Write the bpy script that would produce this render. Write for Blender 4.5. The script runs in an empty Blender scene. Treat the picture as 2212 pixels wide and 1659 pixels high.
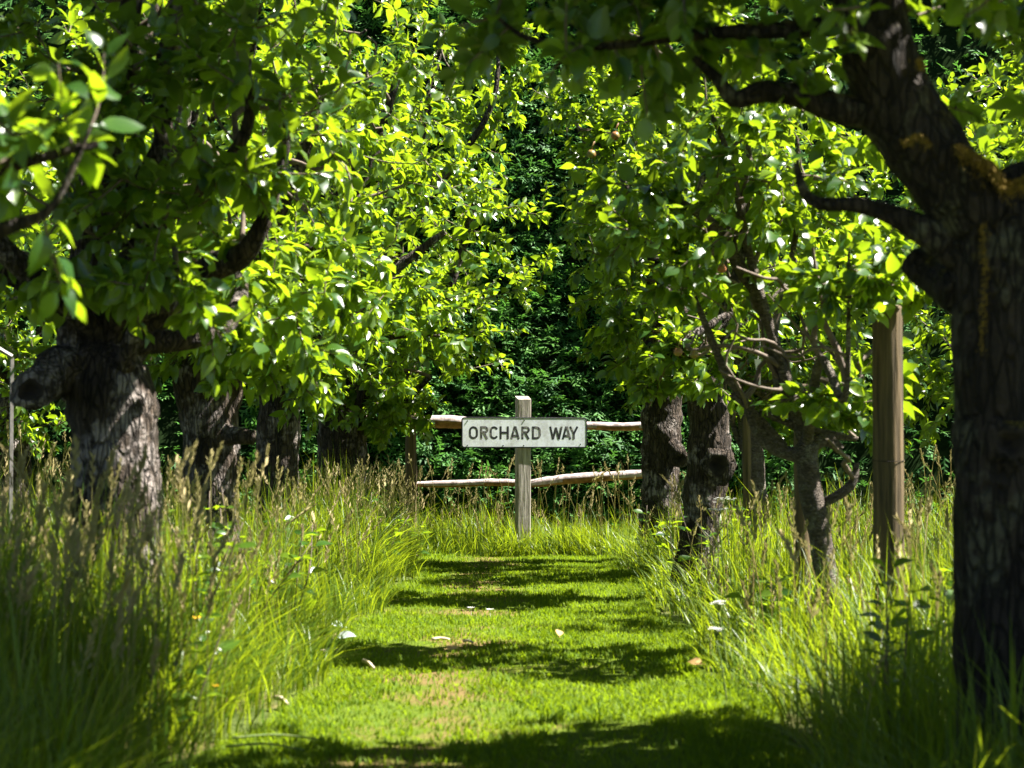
import bpy, math, random
import numpy as np
from mathutils import Vector, Matrix, noise as mnoise

C = bpy.context.scene
COL = C.collection
random.seed(7)
RNG = np.random.default_rng(7)
R = math.radians

# ------------------------------------------------------------------ camera, light, exposure
FPX, VPX, HOR, EYE = 4326.0, 1137.0, 980.0, 0.70
SIGN_D = 14.0
cd = bpy.data.cameras.new('camera'); cam = bpy.data.objects.new('camera', cd); COL.objects.link(cam)
cam.location = (0, 0, EYE)
cam.rotation_euler = (R(90) + math.atan(150.5 / FPX), 0, math.atan(31.0 / FPX))
cd.sensor_width = 36; cd.lens = 36 * FPX / 2212
cd.clip_start = 0.05; cd.clip_end = 2000
cd.dof.use_dof = True; cd.dof.focus_distance = 13.6; cd.dof.aperture_fstop = 6.3
C.camera = cam

SUN_EL, SUN_BEH = 54.0, 6.0      # elevation; how far behind the picture plane, from the right
sx, sy, sz = (math.cos(R(SUN_EL)) * math.cos(R(SUN_BEH)), math.cos(R(SUN_EL)) * math.sin(R(SUN_BEH)), math.sin(R(SUN_EL)))
w = bpy.data.worlds.new('World'); C.world = w; w.use_nodes = True
nt = w.node_tree; bg = nt.nodes['Background']
sky = nt.nodes.new('ShaderNodeTexSky'); sky.sky_type = 'NISHITA'; sky.sun_disc = False
sky.air_density = 0.3; sky.dust_density = 0.2
sky.sun_elevation = R(SUN_EL); sky.sun_rotation = math.atan2(sx, sy)
nt.links.new(sky.outputs[0], bg.inputs[0]); bg.inputs[1].default_value = 0.05
sd = bpy.data.lights.new('sun', 'SUN'); sun = bpy.data.objects.new('sun', sd); COL.objects.link(sun)
sd.energy = 5.0; sd.angle = R(0.5); sd.color = (1.0, 0.95, 0.86)
sun.rotation_euler = Vector((sx, sy, sz)).to_track_quat('Z', 'Y').to_euler()
sun.location = (6, 4, 9)
C.view_settings.view_transform = 'Standard'
try: C.view_settings.look = 'None'
except Exception: pass
C.view_settings.exposure = 2.4
C.view_settings.gamma = 1.0
C.view_settings.use_curve_mapping = False
C.render.engine = 'CYCLES'
C.cycles.max_bounces = 10; C.cycles.diffuse_bounces = 2; C.cycles.transmission_bounces = 8; C.cycles.transparent_max_bounces = 8
C.cycles.use_denoising = True
C.cycles.sample_clamp_indirect = 6.0


def P(px, py, d):
    return np.array([(px - VPX) * d / FPX, d, EYE + (HOR - py) * d / FPX])

# ------------------------------------------------------------------ helpers
def link(o, parent=None):
    COL.objects.link(o)
    if parent is not None: o.parent = parent
    return o

def tag(o, label=None, cat=None, group=None, kind=None):
    if label: o['label'] = label
    if cat: o['category'] = cat
    if group: o['group'] = group
    if kind: o['kind'] = kind
    return o

def empty(name, loc, label, cat, group=None):
    o = bpy.data.objects.new(name, None); link(o); o.location = tuple(loc); o.empty_display_size = 0.1
    return tag(o, label, cat, group)

class MB:
    """collects polygons; build() links them as one mesh object"""
    def __init__(s): s.v = []; s.f = []; s.n = 0; s.a = []; s.mi = []
    def add(s, v, faces, var=0.0, mi=0):
        v = np.asarray(v, float)
        s.v.append(v)
        if isinstance(var, np.ndarray): s.a.append(var)
        else: s.a.append(np.full(len(v), var))
        s.f.extend([tuple(i + s.n for i in q) for q in faces]); s.mi.extend([mi] * len(faces))
        s.n += len(v)
    def build(s, name, mat, parent=None, smooth=True, kind=None, origin=None):
        v = np.concatenate(s.v)
        if parent is not None: v = v - np.array(parent.matrix_basis.translation)
        return mesh_np(name, v, s.f, mat, parent, smooth, kind, np.concatenate(s.a), s.mi)

def mesh_np(name, v, faces, mat, parent=None, smooth=True, kind=None, var=None, mi=None):
    me = bpy.data.meshes.new(name)
    if isinstance(faces, np.ndarray):
        nf, k = faces.shape
        me.vertices.add(len(v)); me.vertices.foreach_set('co', np.ascontiguousarray(v, dtype=np.float32).ravel())
        me.loops.add(nf * k); me.loops.foreach_set('vertex_index', np.ascontiguousarray(faces, dtype=np.int32).ravel())
        me.polygons.add(nf); me.polygons.foreach_set('loop_start', np.arange(0, nf * k, k, dtype=np.int32))
        me.update(calc_edges=True)
    else:
        me.from_pydata([tuple(p) for p in v], [], faces)
    me.polygons.foreach_set('use_smooth', [smooth] * len(me.polygons))
    mats = mat if isinstance(mat, (list, tuple)) else [mat]
    for m in mats: me.materials.append(m)
    if mi is not None and len(mats) > 1: me.polygons.foreach_set('material_index', mi)
    if var is not None:
        a = me.attributes.new('var', 'FLOAT', 'POINT'); a.data.foreach_set('value', np.asarray(var, dtype=np.float32))
    me.update()
    o = bpy.data.objects.new(name, me); link(o, parent)
    if kind: o['kind'] = kind
    return o

def spline(pts, n):
    """Catmull-Rom through rows of pts (any number of columns)"""
    p = np.asarray(pts, float)
    if len(p) == 2:
        t = np.linspace(0, 1, n)[:, None]; return p[0] * (1 - t) + p[1] * t
    q = np.vstack([2 * p[0] - p[1], p, 2 * p[-1] - p[-2]])
    out = []
    for u in np.linspace(0, len(p) - 1 - 1e-9, n):
        i = int(u); t = u - i
        a, b, c, d = q[i], q[i + 1], q[i + 2], q[i + 3]
        out.append(0.5 * ((2 * b) + (-a + c) * t + (2 * a - 5 * b + 4 * c - d) * t * t + (-a + 3 * b - 3 * c + d) * t ** 3))
    return np.array(out)

def tube_geo(path, rad, sides, rough=0.0, freq=9.0, seed=0.0, cap=True, ridge=0.0):
    path = np.asarray(path, float); n = len(path)
    tan = np.gradient(path, axis=0); tan /= np.linalg.norm(tan, axis=1)[:, None] + 1e-12
    ref = np.array([0.31, 0.95, 0.02]) if abs(tan[0][2]) > 0.6 else np.array([0.05, 0.1, 1.0])
    vs = []
    u = np.cross(tan[0], ref); u /= np.linalg.norm(u)
    for i in range(n):
        u = u - tan[i] * np.dot(u, tan[i]); u /= np.linalg.norm(u) + 1e-12
        b = np.cross(tan[i], u)
        for k in range(sides):
            a = 2 * math.pi * k / sides
            dvec = u * math.cos(a) + b * math.sin(a)
            p = path[i] + dvec * rad[i]
            if rough > 0:
                q = Vector(p + seed) * freq
                f = mnoise.noise(q) * 0.6 + mnoise.noise(q * 2.3) * 0.35
                if ridge: f += ridge * abs(mnoise.noise(Vector((math.cos(a) * 3.2 + seed, math.sin(a) * 3.2, i * 0.11 + seed))))
                p = path[i] + dvec * rad[i] * (1 + rough * f)
            vs.append(p)
    fs = []
    for i in range(n - 1):
        for k in range(sides):
            k2 = (k + 1) % sides
            fs.append((i * sides + k, i * sides + k2, (i + 1) * sides + k2, (i + 1) * sides + k))
    if cap:
        fs.append(tuple(range(sides - 1, -1, -1))); fs.append(tuple((n - 1) * sides + k for k in range(sides)))
    return np.array(vs), fs

def box_geo(c, s, bev=0.0):
    x, y, z = s[0] / 2, s[1] / 2, s[2] / 2
    b = bev
    if b <= 0:
        v = [(i * x, j * y, k * z) for i in (-1, 1) for j in (-1, 1) for k in (-1, 1)]
        f = [(0, 1, 3, 2), (4, 6, 7, 5), (0, 4, 5, 1), (2, 3, 7, 6), (0, 2, 6, 4), (1, 5, 7, 3)]
        return np.array(v) + np.array(c), f
    prof = [(-x + b, -y), (x - b, -y), (x, -y + b), (x, y - b), (x - b, y), (-x + b, y), (-x, y - b), (-x, -y + b)]
    v = []
    for zz, sh in ((-z, 0), (z - b, 0), (z, b)):
        for (a, bb) in prof:
            v.append((a - math.copysign(sh, a), bb - math.copysign(sh, bb), zz))
    f = [tuple(range(7, -1, -1)), tuple(range(16, 24))]
    for r_ in range(2):
        for k in range(8):
            k2 = (k + 1) % 8
            f.append((r_ * 8 + k, r_ * 8 + k2, r_ * 8 + 8 + k2, r_ * 8 + 8 + k))
    return np.array(v) + np.array(c), f

# ------------------------------------------------------------------ materials
class NT:
    def __init__(s, name):
        s.m = bpy.data.materials.new(name); s.m.use_nodes = True
        s.t = s.m.node_tree; s.b = s.t.nodes['Principled BSDF']; s.out = s.t.nodes['Material Output']
    def n(s, typ, **kw):
        nd = s.t.nodes.new(typ)
        for k, v in kw.items():
            if k in nd.inputs: nd.inputs[k].default_value = v
            else: setattr(nd, k, v)
        return nd
    def l(s, a, b): s.t.links.new(a, b)
    def noise(s, scale, detail=3.0, vec=None, rough=0.55):
        nd = s.n('ShaderNodeTexNoise'); nd.inputs['Scale'].default_value = scale
        nd.inputs['Detail'].default_value = detail; nd.inputs['Roughness'].default_value = rough
        if vec is not None: s.l(vec, nd.inputs['Vector'])
        return nd.outputs['Fac']
    def ramp(s, fac, stops):
        nd = s.n('ShaderNodeValToRGB'); cr = nd.color_ramp
        while len(cr.elements) < len(stops): cr.elements.new(0.5)
        for e, (p, c) in zip(cr.elements, stops):
            e.position = p; e.color = (c[0], c[1], c[2], 1) if not isinstance(c, (int, float)) else (c, c, c, 1)
        s.l(fac, nd.inputs[0]); return nd.outputs[0]
    def mix(s, fac, a, b):
        nd = s.n('ShaderNodeMix', data_type='RGBA')
        for sock, val in ((nd.inputs[0], fac), (nd.inputs[6], a), (nd.inputs[7], b)):
            if hasattr(val, 'is_linked'): s.l(val, sock)
            elif isinstance(val, (int, float)): sock.default_value = val
            else: sock.default_value = (*val, 1)
        return nd.outputs[2]
    def math(s, op, a, b=0.0):
        nd = s.n('ShaderNodeMath', operation=op)
        for i, val in enumerate((a, b)):
            if hasattr(val, 'is_linked'): s.l(val, nd.inputs[i])
            else: nd.inputs[i].default_value = val
        return nd.outputs[0]
    def obj(s): return s.n('ShaderNodeTexCoord').outputs['Object']
    def pos(s): return s.n('ShaderNodeNewGeometry').outputs['Position']
    def mapped(s, vec, sc):
        nd = s.n('ShaderNodeMapping'); nd.inputs['Scale'].default_value = sc; s.l(vec, nd.inputs[0]); return nd.outputs[0]
    def bump(s, h, st=0.5, dist=0.01):
        nd = s.n('ShaderNodeBump'); nd.inputs['Strength'].default_value = st; nd.inputs['Distance'].default_value = dist
        s.l(h, nd.inputs['Height']); s.l(nd.outputs[0], s.b.inputs['Normal'])

def mat_leaf(name, dark, mid, young, trans, tw=0.48, rough=0.30, spec=0.7, back=(0.11, 0.16, 0.06), last=None):
    t = NT(name)
    at = t.n('ShaderNodeAttribute', attribute_name='var').outputs['Fac']
    rnd = t.n('ShaderNodeObjectInfo').outputs['Random']
    v = t.math('FRACT', t.math('ADD', at, rnd))
    col = t.ramp(v, [(0.0, dark), (0.55, mid), (0.85, young), (1.0, last or young)])
    ng = t.noise(60, 2, t.pos())
    col = t.mix(t.math('MULTIPLY', ng, 0.35), col, mid)
    bf = t.n('ShaderNodeNewGeometry').outputs['Backfacing']
    cb = t.mix(t.math('MULTIPLY', bf, 0.65), col, back)
    t.l(cb, t.b.inputs['Base Color']); t.b.inputs['Roughness'].default_value = rough
    t.b.inputs['Specular IOR Level'].default_value = spec
    tc = t.ramp(v, [(0.0, tuple(x * 0.7 for x in trans)), (0.6, trans), (1.0, tuple(min(1, x * 1.25) for x in trans))])
    tr = t.n('ShaderNodeBsdfTranslucent'); t.l(tc, tr.inputs[0])
    mx = t.n('ShaderNodeMixShader'); mx.inputs[0].default_value = tw
    t.l(t.b.outputs[0], mx.inputs[1]); t.l(tr.outputs[0], mx.inputs[2]); t.l(mx.outputs[0], t.out.inputs[0])
    return t.m

def mat_bark(name, dark, light, lichen, lich_amt=0.55, moss=None, moss_amt=0.0, scale=1.0, zs=0.19):
    t = NT(name); p = t.pos()
    pv = t.mapped(p, (1, 1, zs))
    n1 = t.noise(26 * scale, 5, pv, 0.65); n2 = t.noise(7 * scale, 3, p); n3 = t.noise(34, 3, p, 0.7)
    col = t.ramp(n1, [(0.32, dark), (0.62, light)])
    lf = t.ramp(t.math('MULTIPLY', n2, t.math('ADD', n3, 0.5)), [(lich_amt - 0.06, 0.0), (lich_amt + 0.08, 1.0)])
    col = t.mix(t.math('MULTIPLY', lf, 0.8), col, lichen)
    if moss:
        nz = t.n('ShaderNodeSeparateXYZ'); t.l(t.n('ShaderNodeNewGeometry').outputs['Normal'], nz.inputs[0])
        mf = t.ramp(t.math('ADD', t.math('MULTIPLY', nz.outputs[2], 0.25), t.noise(9, 3, p)), [(moss_amt, 0.0), (moss_amt + 0.12, 1.0)])
        col = t.mix(mf, col, moss)
    t.l(col, t.b.inputs['Base Color']); t.b.inputs['Roughness'].default_value = 0.9
    t.b.inputs['Specular IOR Level'].default_value = 0.2
    vo = t.n('ShaderNodeTexVoronoi', feature='DISTANCE_TO_EDGE'); vo.inputs['Scale'].default_value = 52 * scale
    wob = t.n('ShaderNodeVectorMath', operation='ADD'); nz_ = t.n('ShaderNodeTexNoise'); nz_.inputs['Scale'].default_value = 18
    t.l(pv, nz_.inputs['Vector']); sc_ = t.n('ShaderNodeVectorMath', operation='SCALE'); sc_.inputs['Scale'].default_value = 0.05
    t.l(nz_.outputs['Color'], sc_.inputs[0]); t.l(pv, wob.inputs[0]); t.l(sc_.outputs[0], wob.inputs[1]); t.l(wob.outputs[0], vo.inputs['Vector'])
    crack = t.ramp(vo.outputs['Distance'], [(0.0, 0.35), (0.14, 1.0)])
    col = t.mix(crack, dark, col)
    t.l(col, t.b.inputs['Base Color'])
    n4 = t.noise(70 * scale, 4, pv, 0.7)
    t.bump(t.math('ADD', t.math('ADD', n1, t.math('MULTIPLY', n3, 0.6)), t.math('ADD', t.math('MULTIPLY', n4, 0.5), crack)), 1.0, 0.03)
    return t.m

def mat_simple(name, col, rough=0.7, col2=None, scale=20.0, zs=1.0, spec=0.3, bump=0.0, metal=0.0):
    t = NT(name)
    if col2 is not None:
        n1 = t.noise(scale, 4, t.mapped(t.pos(), (1, 1, zs)), 0.6)
        t.l(t.ramp(n1, [(0.33, col), (0.68, col2)]), t.b.inputs['Base Color'])
        if bump: t.bump(n1, bump, 0.01)
    else: t.b.inputs['Base Color'].default_value = (*col, 1)
    t.b.inputs['Roughness'].default_value = rough; t.b.inputs['Specular IOR Level'].default_value = spec
    t.b.inputs['Metallic'].default_value = metal
    return t.m

M = {}
M['leaf'] = mat_leaf('apple_leaf', (0.010, 0.042, 0.013), (0.036, 0.10, 0.014), (0.11, 0.17, 0.012), (0.29, 0.43, 0.010), back=(0.09, 0.15, 0.045))
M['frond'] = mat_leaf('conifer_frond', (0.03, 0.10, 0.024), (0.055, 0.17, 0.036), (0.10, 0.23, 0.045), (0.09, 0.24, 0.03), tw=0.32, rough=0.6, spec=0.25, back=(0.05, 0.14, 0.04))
M['blade'] = mat_leaf('grass_blade', (0.04, 0.095, 0.008), (0.07, 0.14, 0.010), (0.16, 0.175, 0.03), (0.34, 0.44, 0.012), tw=0.45, rough=0.4, spec=0.3, back=(0.075, 0.14, 0.015), last=(0.36, 0.29, 0.11))
M['lawn'] = mat_leaf('lawn_blade', (0.045, 0.105, 0.004), (0.085, 0.15, 0.005), (0.18, 0.19, 0.025), (0.30, 0.43, 0.008), tw=0.4, rough=0.6, spec=0.12, back=(0.09, 0.15, 0.01))
M['seed'] = mat_leaf('grass_seed', (0.22, 0.22, 0.07), (0.42, 0.37, 0.17), (0.46, 0.33, 0.20), (0.40, 0.36, 0.14), tw=0.35, rough=0.6, spec=0.2, back=(0.4, 0.34, 0.16))
M['bark'] = mat_bark('old_apple_bark', (0.014, 0.011, 0.009), (0.085, 0.063, 0.047), (0.30, 0.26, 0.24), 0.57)
M['bark_moss'] = mat_bark('mossy_apple_bark', (0.010, 0.008, 0.006), (0.045, 0.034, 0.026), (0.11, 0.105, 0.07), 0.60, (0.12, 0.095, 0.015), 0.70)
M['bark_young'] = mat_bark('young_apple_bark', (0.08, 0.064, 0.052), (0.22, 0.18, 0.15), (0.32, 0.30, 0.25), 0.6, scale=1.0, zs=2.5)
M['twig'] = mat_simple('twig_bark', (0.07, 0.05, 0.035), 0.75, (0.17, 0.13, 0.10), 40)
M['hollow'] = mat_simple('hollow_wood', (0.012, 0.009, 0.007), 0.95, (0.03, 0.022, 0.016), 30, bump=0.6)
M['moss'] = mat_simple('orange_moss', (0.07, 0.05, 0.008), 0.95, (0.24, 0.15, 0.02), 55)
M['stake'] = mat_simple('round_stake_wood', (0.035, 0.027, 0.014), 0.85, (0.145, 0.10, 0.05), 55, 0.05, bump=0.9)
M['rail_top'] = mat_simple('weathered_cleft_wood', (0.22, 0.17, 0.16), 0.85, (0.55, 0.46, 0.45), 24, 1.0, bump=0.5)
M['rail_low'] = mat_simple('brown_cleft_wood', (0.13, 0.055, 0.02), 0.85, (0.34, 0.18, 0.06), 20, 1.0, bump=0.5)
M['post'] = mat_simple('sign_post_wood', (0.15, 0.13, 0.10), 0.85, (0.44, 0.40, 0.36), 42, 0.10, bump=0.5)
M['white'] = mat_simple('white_petal', (0.8, 0.8, 0.76), 0.6)
M['yellow'] = mat_simple('yellow_petal', (0.75, 0.42, 0.02), 0.5)
M['stem'] = mat_simple('green_stem', (0.07, 0.13, 0.03), 0.6, (0.14, 0.17, 0.05), 30)
M['straw'] = mat_simple('dry_stalk', (0.34, 0.27, 0.16), 0.8, (0.60, 0.52, 0.38), 50, bump=0.3)
M['metal'] = mat_simple('galvanised_metal', (0.16, 0.15, 0.14), 0.6, (0.26, 0.24, 0.23), 40, metal=0.3)
M['tag'] = mat_simple('white_plastic', (0.75, 0.7, 0.72), 0.5)
M['deadleaf'] = mat_simple('dry_leaf', (0.35, 0.2, 0.07), 0.7, (0.5, 0.33, 0.14), 60)
M['palegrey'] = mat_simple('silvery_leaf_back', (0.24, 0.29, 0.27), 0.6, (0.36, 0.40, 0.38), 50)
M['fruit'] = mat_simple('young_apple_skin', (0.16, 0.18, 0.04), 0.4, (0.40, 0.10, 0.06), 22)

def mat_ground():
    t = NT('orchard_ground'); p = t.pos()
    n1 = t.noise(1.7, 4, p); n2 = t.noise(38, 4, p, 0.7)
    col = t.ramp(n2, [(0.3, (0.035, 0.05, 0.012)), (0.7, (0.10, 0.13, 0.03))])
    col = t.mix(t.ramp(n1, [(0.52, 0.0), (0.66, 1.0)]), col, (0.17, 0.13, 0.06))
    t.l(col, t.b.inputs['Base Color']); t.b.inputs['Roughness'].default_value = 0.95
    t.b.inputs['Specular IOR Level'].default_value = 0.1
    t.bump(n2, 0.8, 0.02); return t.m
def mat_path():
    t = NT('mown_turf'); p = t.pos()
    n1 = t.noise(2.1, 4, p); n2 = t.noise(70, 4, p, 0.7)
    col = t.ramp(n2, [(0.3, (0.045, 0.08, 0.006)), (0.7, (0.11, 0.15, 0.012))])
    # worn, straw-coloured turf along the trodden line
    sp = t.n('ShaderNodeSeparateXYZ'); t.l(p, sp.inputs[0])
    w_ = t.math('SUBTRACT', 1.0, t.math('MULTIPLY', t.math('ABSOLUTE', t.math('ADD', sp.outputs[0], 0.24)), 2.6))
    wf = t.ramp(t.math('ADD', n1, t.math('MULTIPLY', w_, 0.22)), [(0.58, 0.0), (0.72, 1.0)])
    col = t.mix(wf, col, (0.15, 0.108, 0.04))
    t.l(col, t.b.inputs['Base Color']); t.b.inputs['Roughness'].default_value = 0.95
    t.b.inputs['Specular IOR Level'].default_value = 0.1
    t.bump(n2, 0.8, 0.015); return t.m
M['ground'] = mat_ground(); M['path'] = mat_path()

def mat_sign(name, base, dirt, lo, hi):
    t = NT(name); p = t.pos()
    n1 = t.noise(16, 5, t.mapped(p, (1, 1, 0.55)), 0.65); n2 = t.noise(75, 3, p, 0.7); n3 = t.noise(6, 2, p)
    f = t.math('ADD', t.math('MULTIPLY', n1, 0.6), t.math('ADD', t.math('MULTIPLY', n2, 0.3), t.math('MULTIPLY', n3, 0.25)))
    t.l(t.ramp(f, [(lo, base), (hi, dirt)]), t.b.inputs['Base Color'])
    t.b.inputs['Roughness'].default_value = 0.7; t.b.inputs['Specular IOR Level'].default_value = 0.15
    return t.m
M['plate'] = mat_sign('sign_white_paint', (0.76, 0.80, 0.88), (0.40, 0.40, 0.38), 0.52, 0.80)
M['rim'] = mat_sign('sign_rim_paint', (0.018, 0.02, 0.024), (0.09, 0.09, 0.09), 0.56, 0.80)
M['letter'] = mat_sign('sign_letter_paint', (0.028, 0.03, 0.034), (0.42, 0.40, 0.37), 0.58, 0.74)

# ------------------------------------------------------------------ ground and path
def grid(x0, x1, y0, y1, nx, ny, zf):
    xs = np.linspace(x0, x1, nx); ys = np.linspace(y0, y1, ny)
    X, Y = np.meshgrid(xs, ys); Z = zf(X, Y)
    v = np.stack([X.ravel(), Y.ravel(), Z.ravel()], 1)
    i = np.arange(nx * ny).reshape(ny, nx)
    f = np.stack([i[:-1, :-1].ravel(), i[:-1, 1:].ravel(), i[1:, 1:].ravel(), i[1:, :-1].ravel()], 1)
    return v, f
def gz(X, Y): return 0.010 * np.sin(X * 2.1 + 0.4) * np.sin(Y * 1.3) + 0.006 * np.sin(X * 5.3) * np.cos(Y * 3.7)
fade = lambda X, Y: np.clip((12 - np.abs(X)) / 2, 0, 1) * np.clip((Y + 6) / 2, 0, 1) * np.clip((22 - Y) / 2, 0, 1)
v, f = grid(-12, 12, -6, 22, 121, 141, lambda X, Y: gz(X, Y) * fade(X, Y) - 0.012)
# one sheet that reaches the horizon: the fine patch is ringed by a coarse skirt
rim_v = []; 
nx, ny = 121, 141
idx = np.arange(nx * ny).reshape(ny, nx)
ring = list(idx[0, :]) + list(idx[1:, -1]) + list(idx[-1, -2::-1]) + list(idx[-2:0:-1, 0])
faces = [tuple(q) for q in f.tolist()]
base = len(v); ov = []
for r_ in ring:
    p = v[r_]; q = np.array([p[0], p[1] - 8.0]); q = q / np.linalg.norm(q) * 600
    ov.append((q[0], q[1] + 8, -0.012))
v = np.vstack([v, np.array(ov)])
for i in range(len(ring)):
    j = (i + 1) % len(ring)
    faces.append((ring[i], base + i, base + j, ring[j]))
tag(mesh_np('ground', v, faces, M['ground']), 'grassy orchard floor under the trees', kind='structure')

PX0, PX1, PY1 = -0.675, 0.615, 13.72
def edge(y, s): return 0.05 * math.sin(y * 2.3 + s) + 0.035 * math.sin(y * 5.1 + 2 * s)
ys = np.linspace(-5, PY1, 150); pv = []; pf = []
NXP = 16
for j, y in enumerate(ys):
    a, b = PX0 - 0.03 + edge(y, 0.3), PX1 + 0.03 + edge(y, 2.0)
    for i in range(NXP):
        x = a + (b - a) * i / (NXP - 1)
        pv.append((x, y, float(gz(np.array(x), np.array(y))) - 0.004))
for j in range(len(ys) - 1):
    for i in range(NXP - 1):
        k = j * NXP + i; pf.append((k, k + 1, k + NXP + 1, k + NXP))
tag(mesh_np('path', np.array(pv), pf, M['path']), 'mown grass path running between the apple trees to the sign', kind='structure')

# ------------------------------------------------------------------ grass
def blades(n_pos, h, w_, lean, segs, rng, var, curl=1.0, leandir=None):
    """n blades as one vertex / triangle array. n_pos (n,3), h (n), w_ (n), lean (n) horizontal tip offset / height"""
    n = len(n_pos)
    ang = rng.uniform(0, 2 * np.pi, n) if leandir is None else leandir
    face = ang + rng.normal(0, 0.5, n) + np.pi / 2
    L = np.stack([np.cos(ang), np.sin(ang), np.zeros(n)], 1)
    W = np.stack([np.cos(face), np.sin(face), np.zeros(n)], 1)
    ts = np.linspace(0, 1, segs + 1)
    V = []
    for t in ts:
        off = L * (h * lean * t ** 2 * curl)[:, None]
        z = h * (t - 0.35 * np.minimum(lean, 1.4) * t ** 2.4)
        c = n_pos + off; c[:, 2] += z
        ww = w_ * (1 - t ** 1.6) * (0.75 + 0.5 * min(t * 3, 1))
        if t < 1:
            V.append(c - W * (ww / 2)[:, None]); V.append(c + W * (ww / 2)[:, None])
        else: V.append(c)
    V = np.stack(V, 1)                      # n, 2*segs+1, 3
    k = 2 * segs + 1
    F = []
    for s in range(segs - 1):
        a = 2 * s; F += [(a, a + 1, a + 3), (a, a + 3, a + 2)]
    a = 2 * (segs - 1); F.append((a, a + 1, a + 2))
    F = np.array(F)
    faces = (F[None] + (np.arange(n) * k)[:, None, None]).reshape(-1, 3)
    return V.reshape(-1, 3), faces, np.repeat(var, k)

def merge(parts):
    vs, fs, vr = [], [], []; o = 0
    for v, f, a in parts:
        vs.append(v); fs.append(f + o); vr.append(a); o += len(v)
    return np.concatenate(vs), np.concatenate(fs), np.concatenate(vr)

def inside_path(x, y):
    a = PX0 + 0.05 * np.sin(y * 2.3 + 0.3) + 0.035 * np.sin(y * 5.1 + 0.6)
    b = PX1 + 0.05 * np.sin(y * 2.3 + 2.0) + 0.035 * np.sin(y * 5.1 + 4.0)
    return (x > a) & (x < b) & (y < PY1)

def clumped(rng, n, x0, x1, y0, y1, bias=0.0):
    x = rng.uniform(x0, x1, n); y = y0 + (y1 - y0) * rng.uniform(0, 1, n) ** (1 + bias)
    return x, y

rng = np.random.default_rng(11)
# mown lawn, denser towards the camera
parts = []
n = 150000
y = 3.6 + (PY1 - 3.6) * rng.uniform(0, 1, n) ** 1.5; x = rng.uniform(-0.80, 0.74, n)
k = inside_path(x, y)
wear = np.array([mnoise.noise(Vector((a * 2.2, b * 1.6, 3.1))) for a, b in zip(x[::1], y[::1])]) + np.clip(1 - np.abs(x + 0.24) * 2.6, 0, 1) * 0.45
k &= (wear < 0.30) | (rng.uniform(0, 1, n) < 0.30)
x, y, wear = x[k], y[k], wear[k]; n = len(x)
ed = np.minimum(np.abs(x - PX0), np.abs(x - PX1))
patch = np.array([mnoise.noise(Vector((a * 3.5, b * 3.0, 9.0))) for a, b in zip(x, y)])
h = rng.uniform(0.016, 0.034, n) * (1 + 0.5 * np.clip(patch, -0.5, 1)) * np.where(ed < 0.12, 1.4, 1.0) * (1 - 0.35 * np.clip(wear, 0, 1))
var = np.clip(0.35 + 0.35 * wear + 0.4 * patch + rng.normal(0, 0.18, n), 0, 0.98)
parts.append(blades(np.stack([x, y, gz(x, y) - 0.006], 1), h, rng.uniform(0.0035, 0.0065, n), rng.uniform(0.1, 1.1, n), 2, rng, var))
v, f, a = merge(parts)
tag(mesh_np('lawn_grass', v, f, M['lawn'], var=a), 'short mown grass covering the path up to the sign', kind='stuff')

def long_grass(name, label, regions, seed, mat='blade'):
    rng = np.random.default_rng(seed); parts = []
    for (x0, x1, y0, y1, n, hmin, hmax, bias) in regions:
        x, y = clumped(rng, n, x0, x1, y0, y1, bias)
        cl = np.array([mnoise.noise(Vector((p * 4.0, q * 4.0, seed))) for p, q in zip(x, y)])
        k = ~inside_path(x, y) & (rng.uniform(0, 1, n) < 0.62 + 0.9 * cl)
        x, y, cl = x[k], y[k], cl[k]; m = len(x)
        big = np.array([mnoise.noise(Vector((p * 1.3, q * 1.3, seed + 5))) for p, q in zip(x, y)])
        ed = np.where(x < 0, PX0 - x, x - PX1); ed = np.where(y > PY1, (y - PY1) * 1.5, ed)
        ef = np.clip(0.36 + ed * 2.0, 0.36, 1)
        h = rng.uniform(hmin, hmax, m) * (1 + 0.4 * cl + 0.35 * big) * ef
        lean = np.abs(rng.normal(0.35, 0.33, m))
        ld = rng.uniform(0, 2 * np.pi, m)
        # the outer rows flop over the mown edge
        flop = (ed < 0.22) & (rng.uniform(0, 1, m) < 0.6)
        ld = np.where(flop, np.where(x < 0, 0.0, np.pi) + rng.normal(0, 0.7, m), ld); lean = np.where(flop, lean + 0.35, lean)
        var = np.clip(0.42 + 0.3 * big + rng.normal(0, 0.28, m), 0, 0.99)
        parts.append(blades(np.stack([x, y, np.full(m, -0.012)], 1), h, rng.uniform(0.0026, 0.0078, m), lean, 4, rng, var, leandir=ld))
        q = rng.uniform(0, 1, m) < 0.12          # dry, half-flattened straw between the green
        k2 = int(q.sum())
        parts.append(blades(np.stack([x[q], y[q], np.full(k2, 0.0)], 1), h[q] * rng.uniform(0.5, 0.9, k2), rng.uniform(0.002, 0.004, k2), rng.uniform(0.7, 2.2, k2), 3, rng, rng.uniform(0.9, 0.99, k2)))
    v, f, a = merge(parts)
    return tag(mesh_np(name, v, f, M[mat], var=a), label, kind='stuff')

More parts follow.
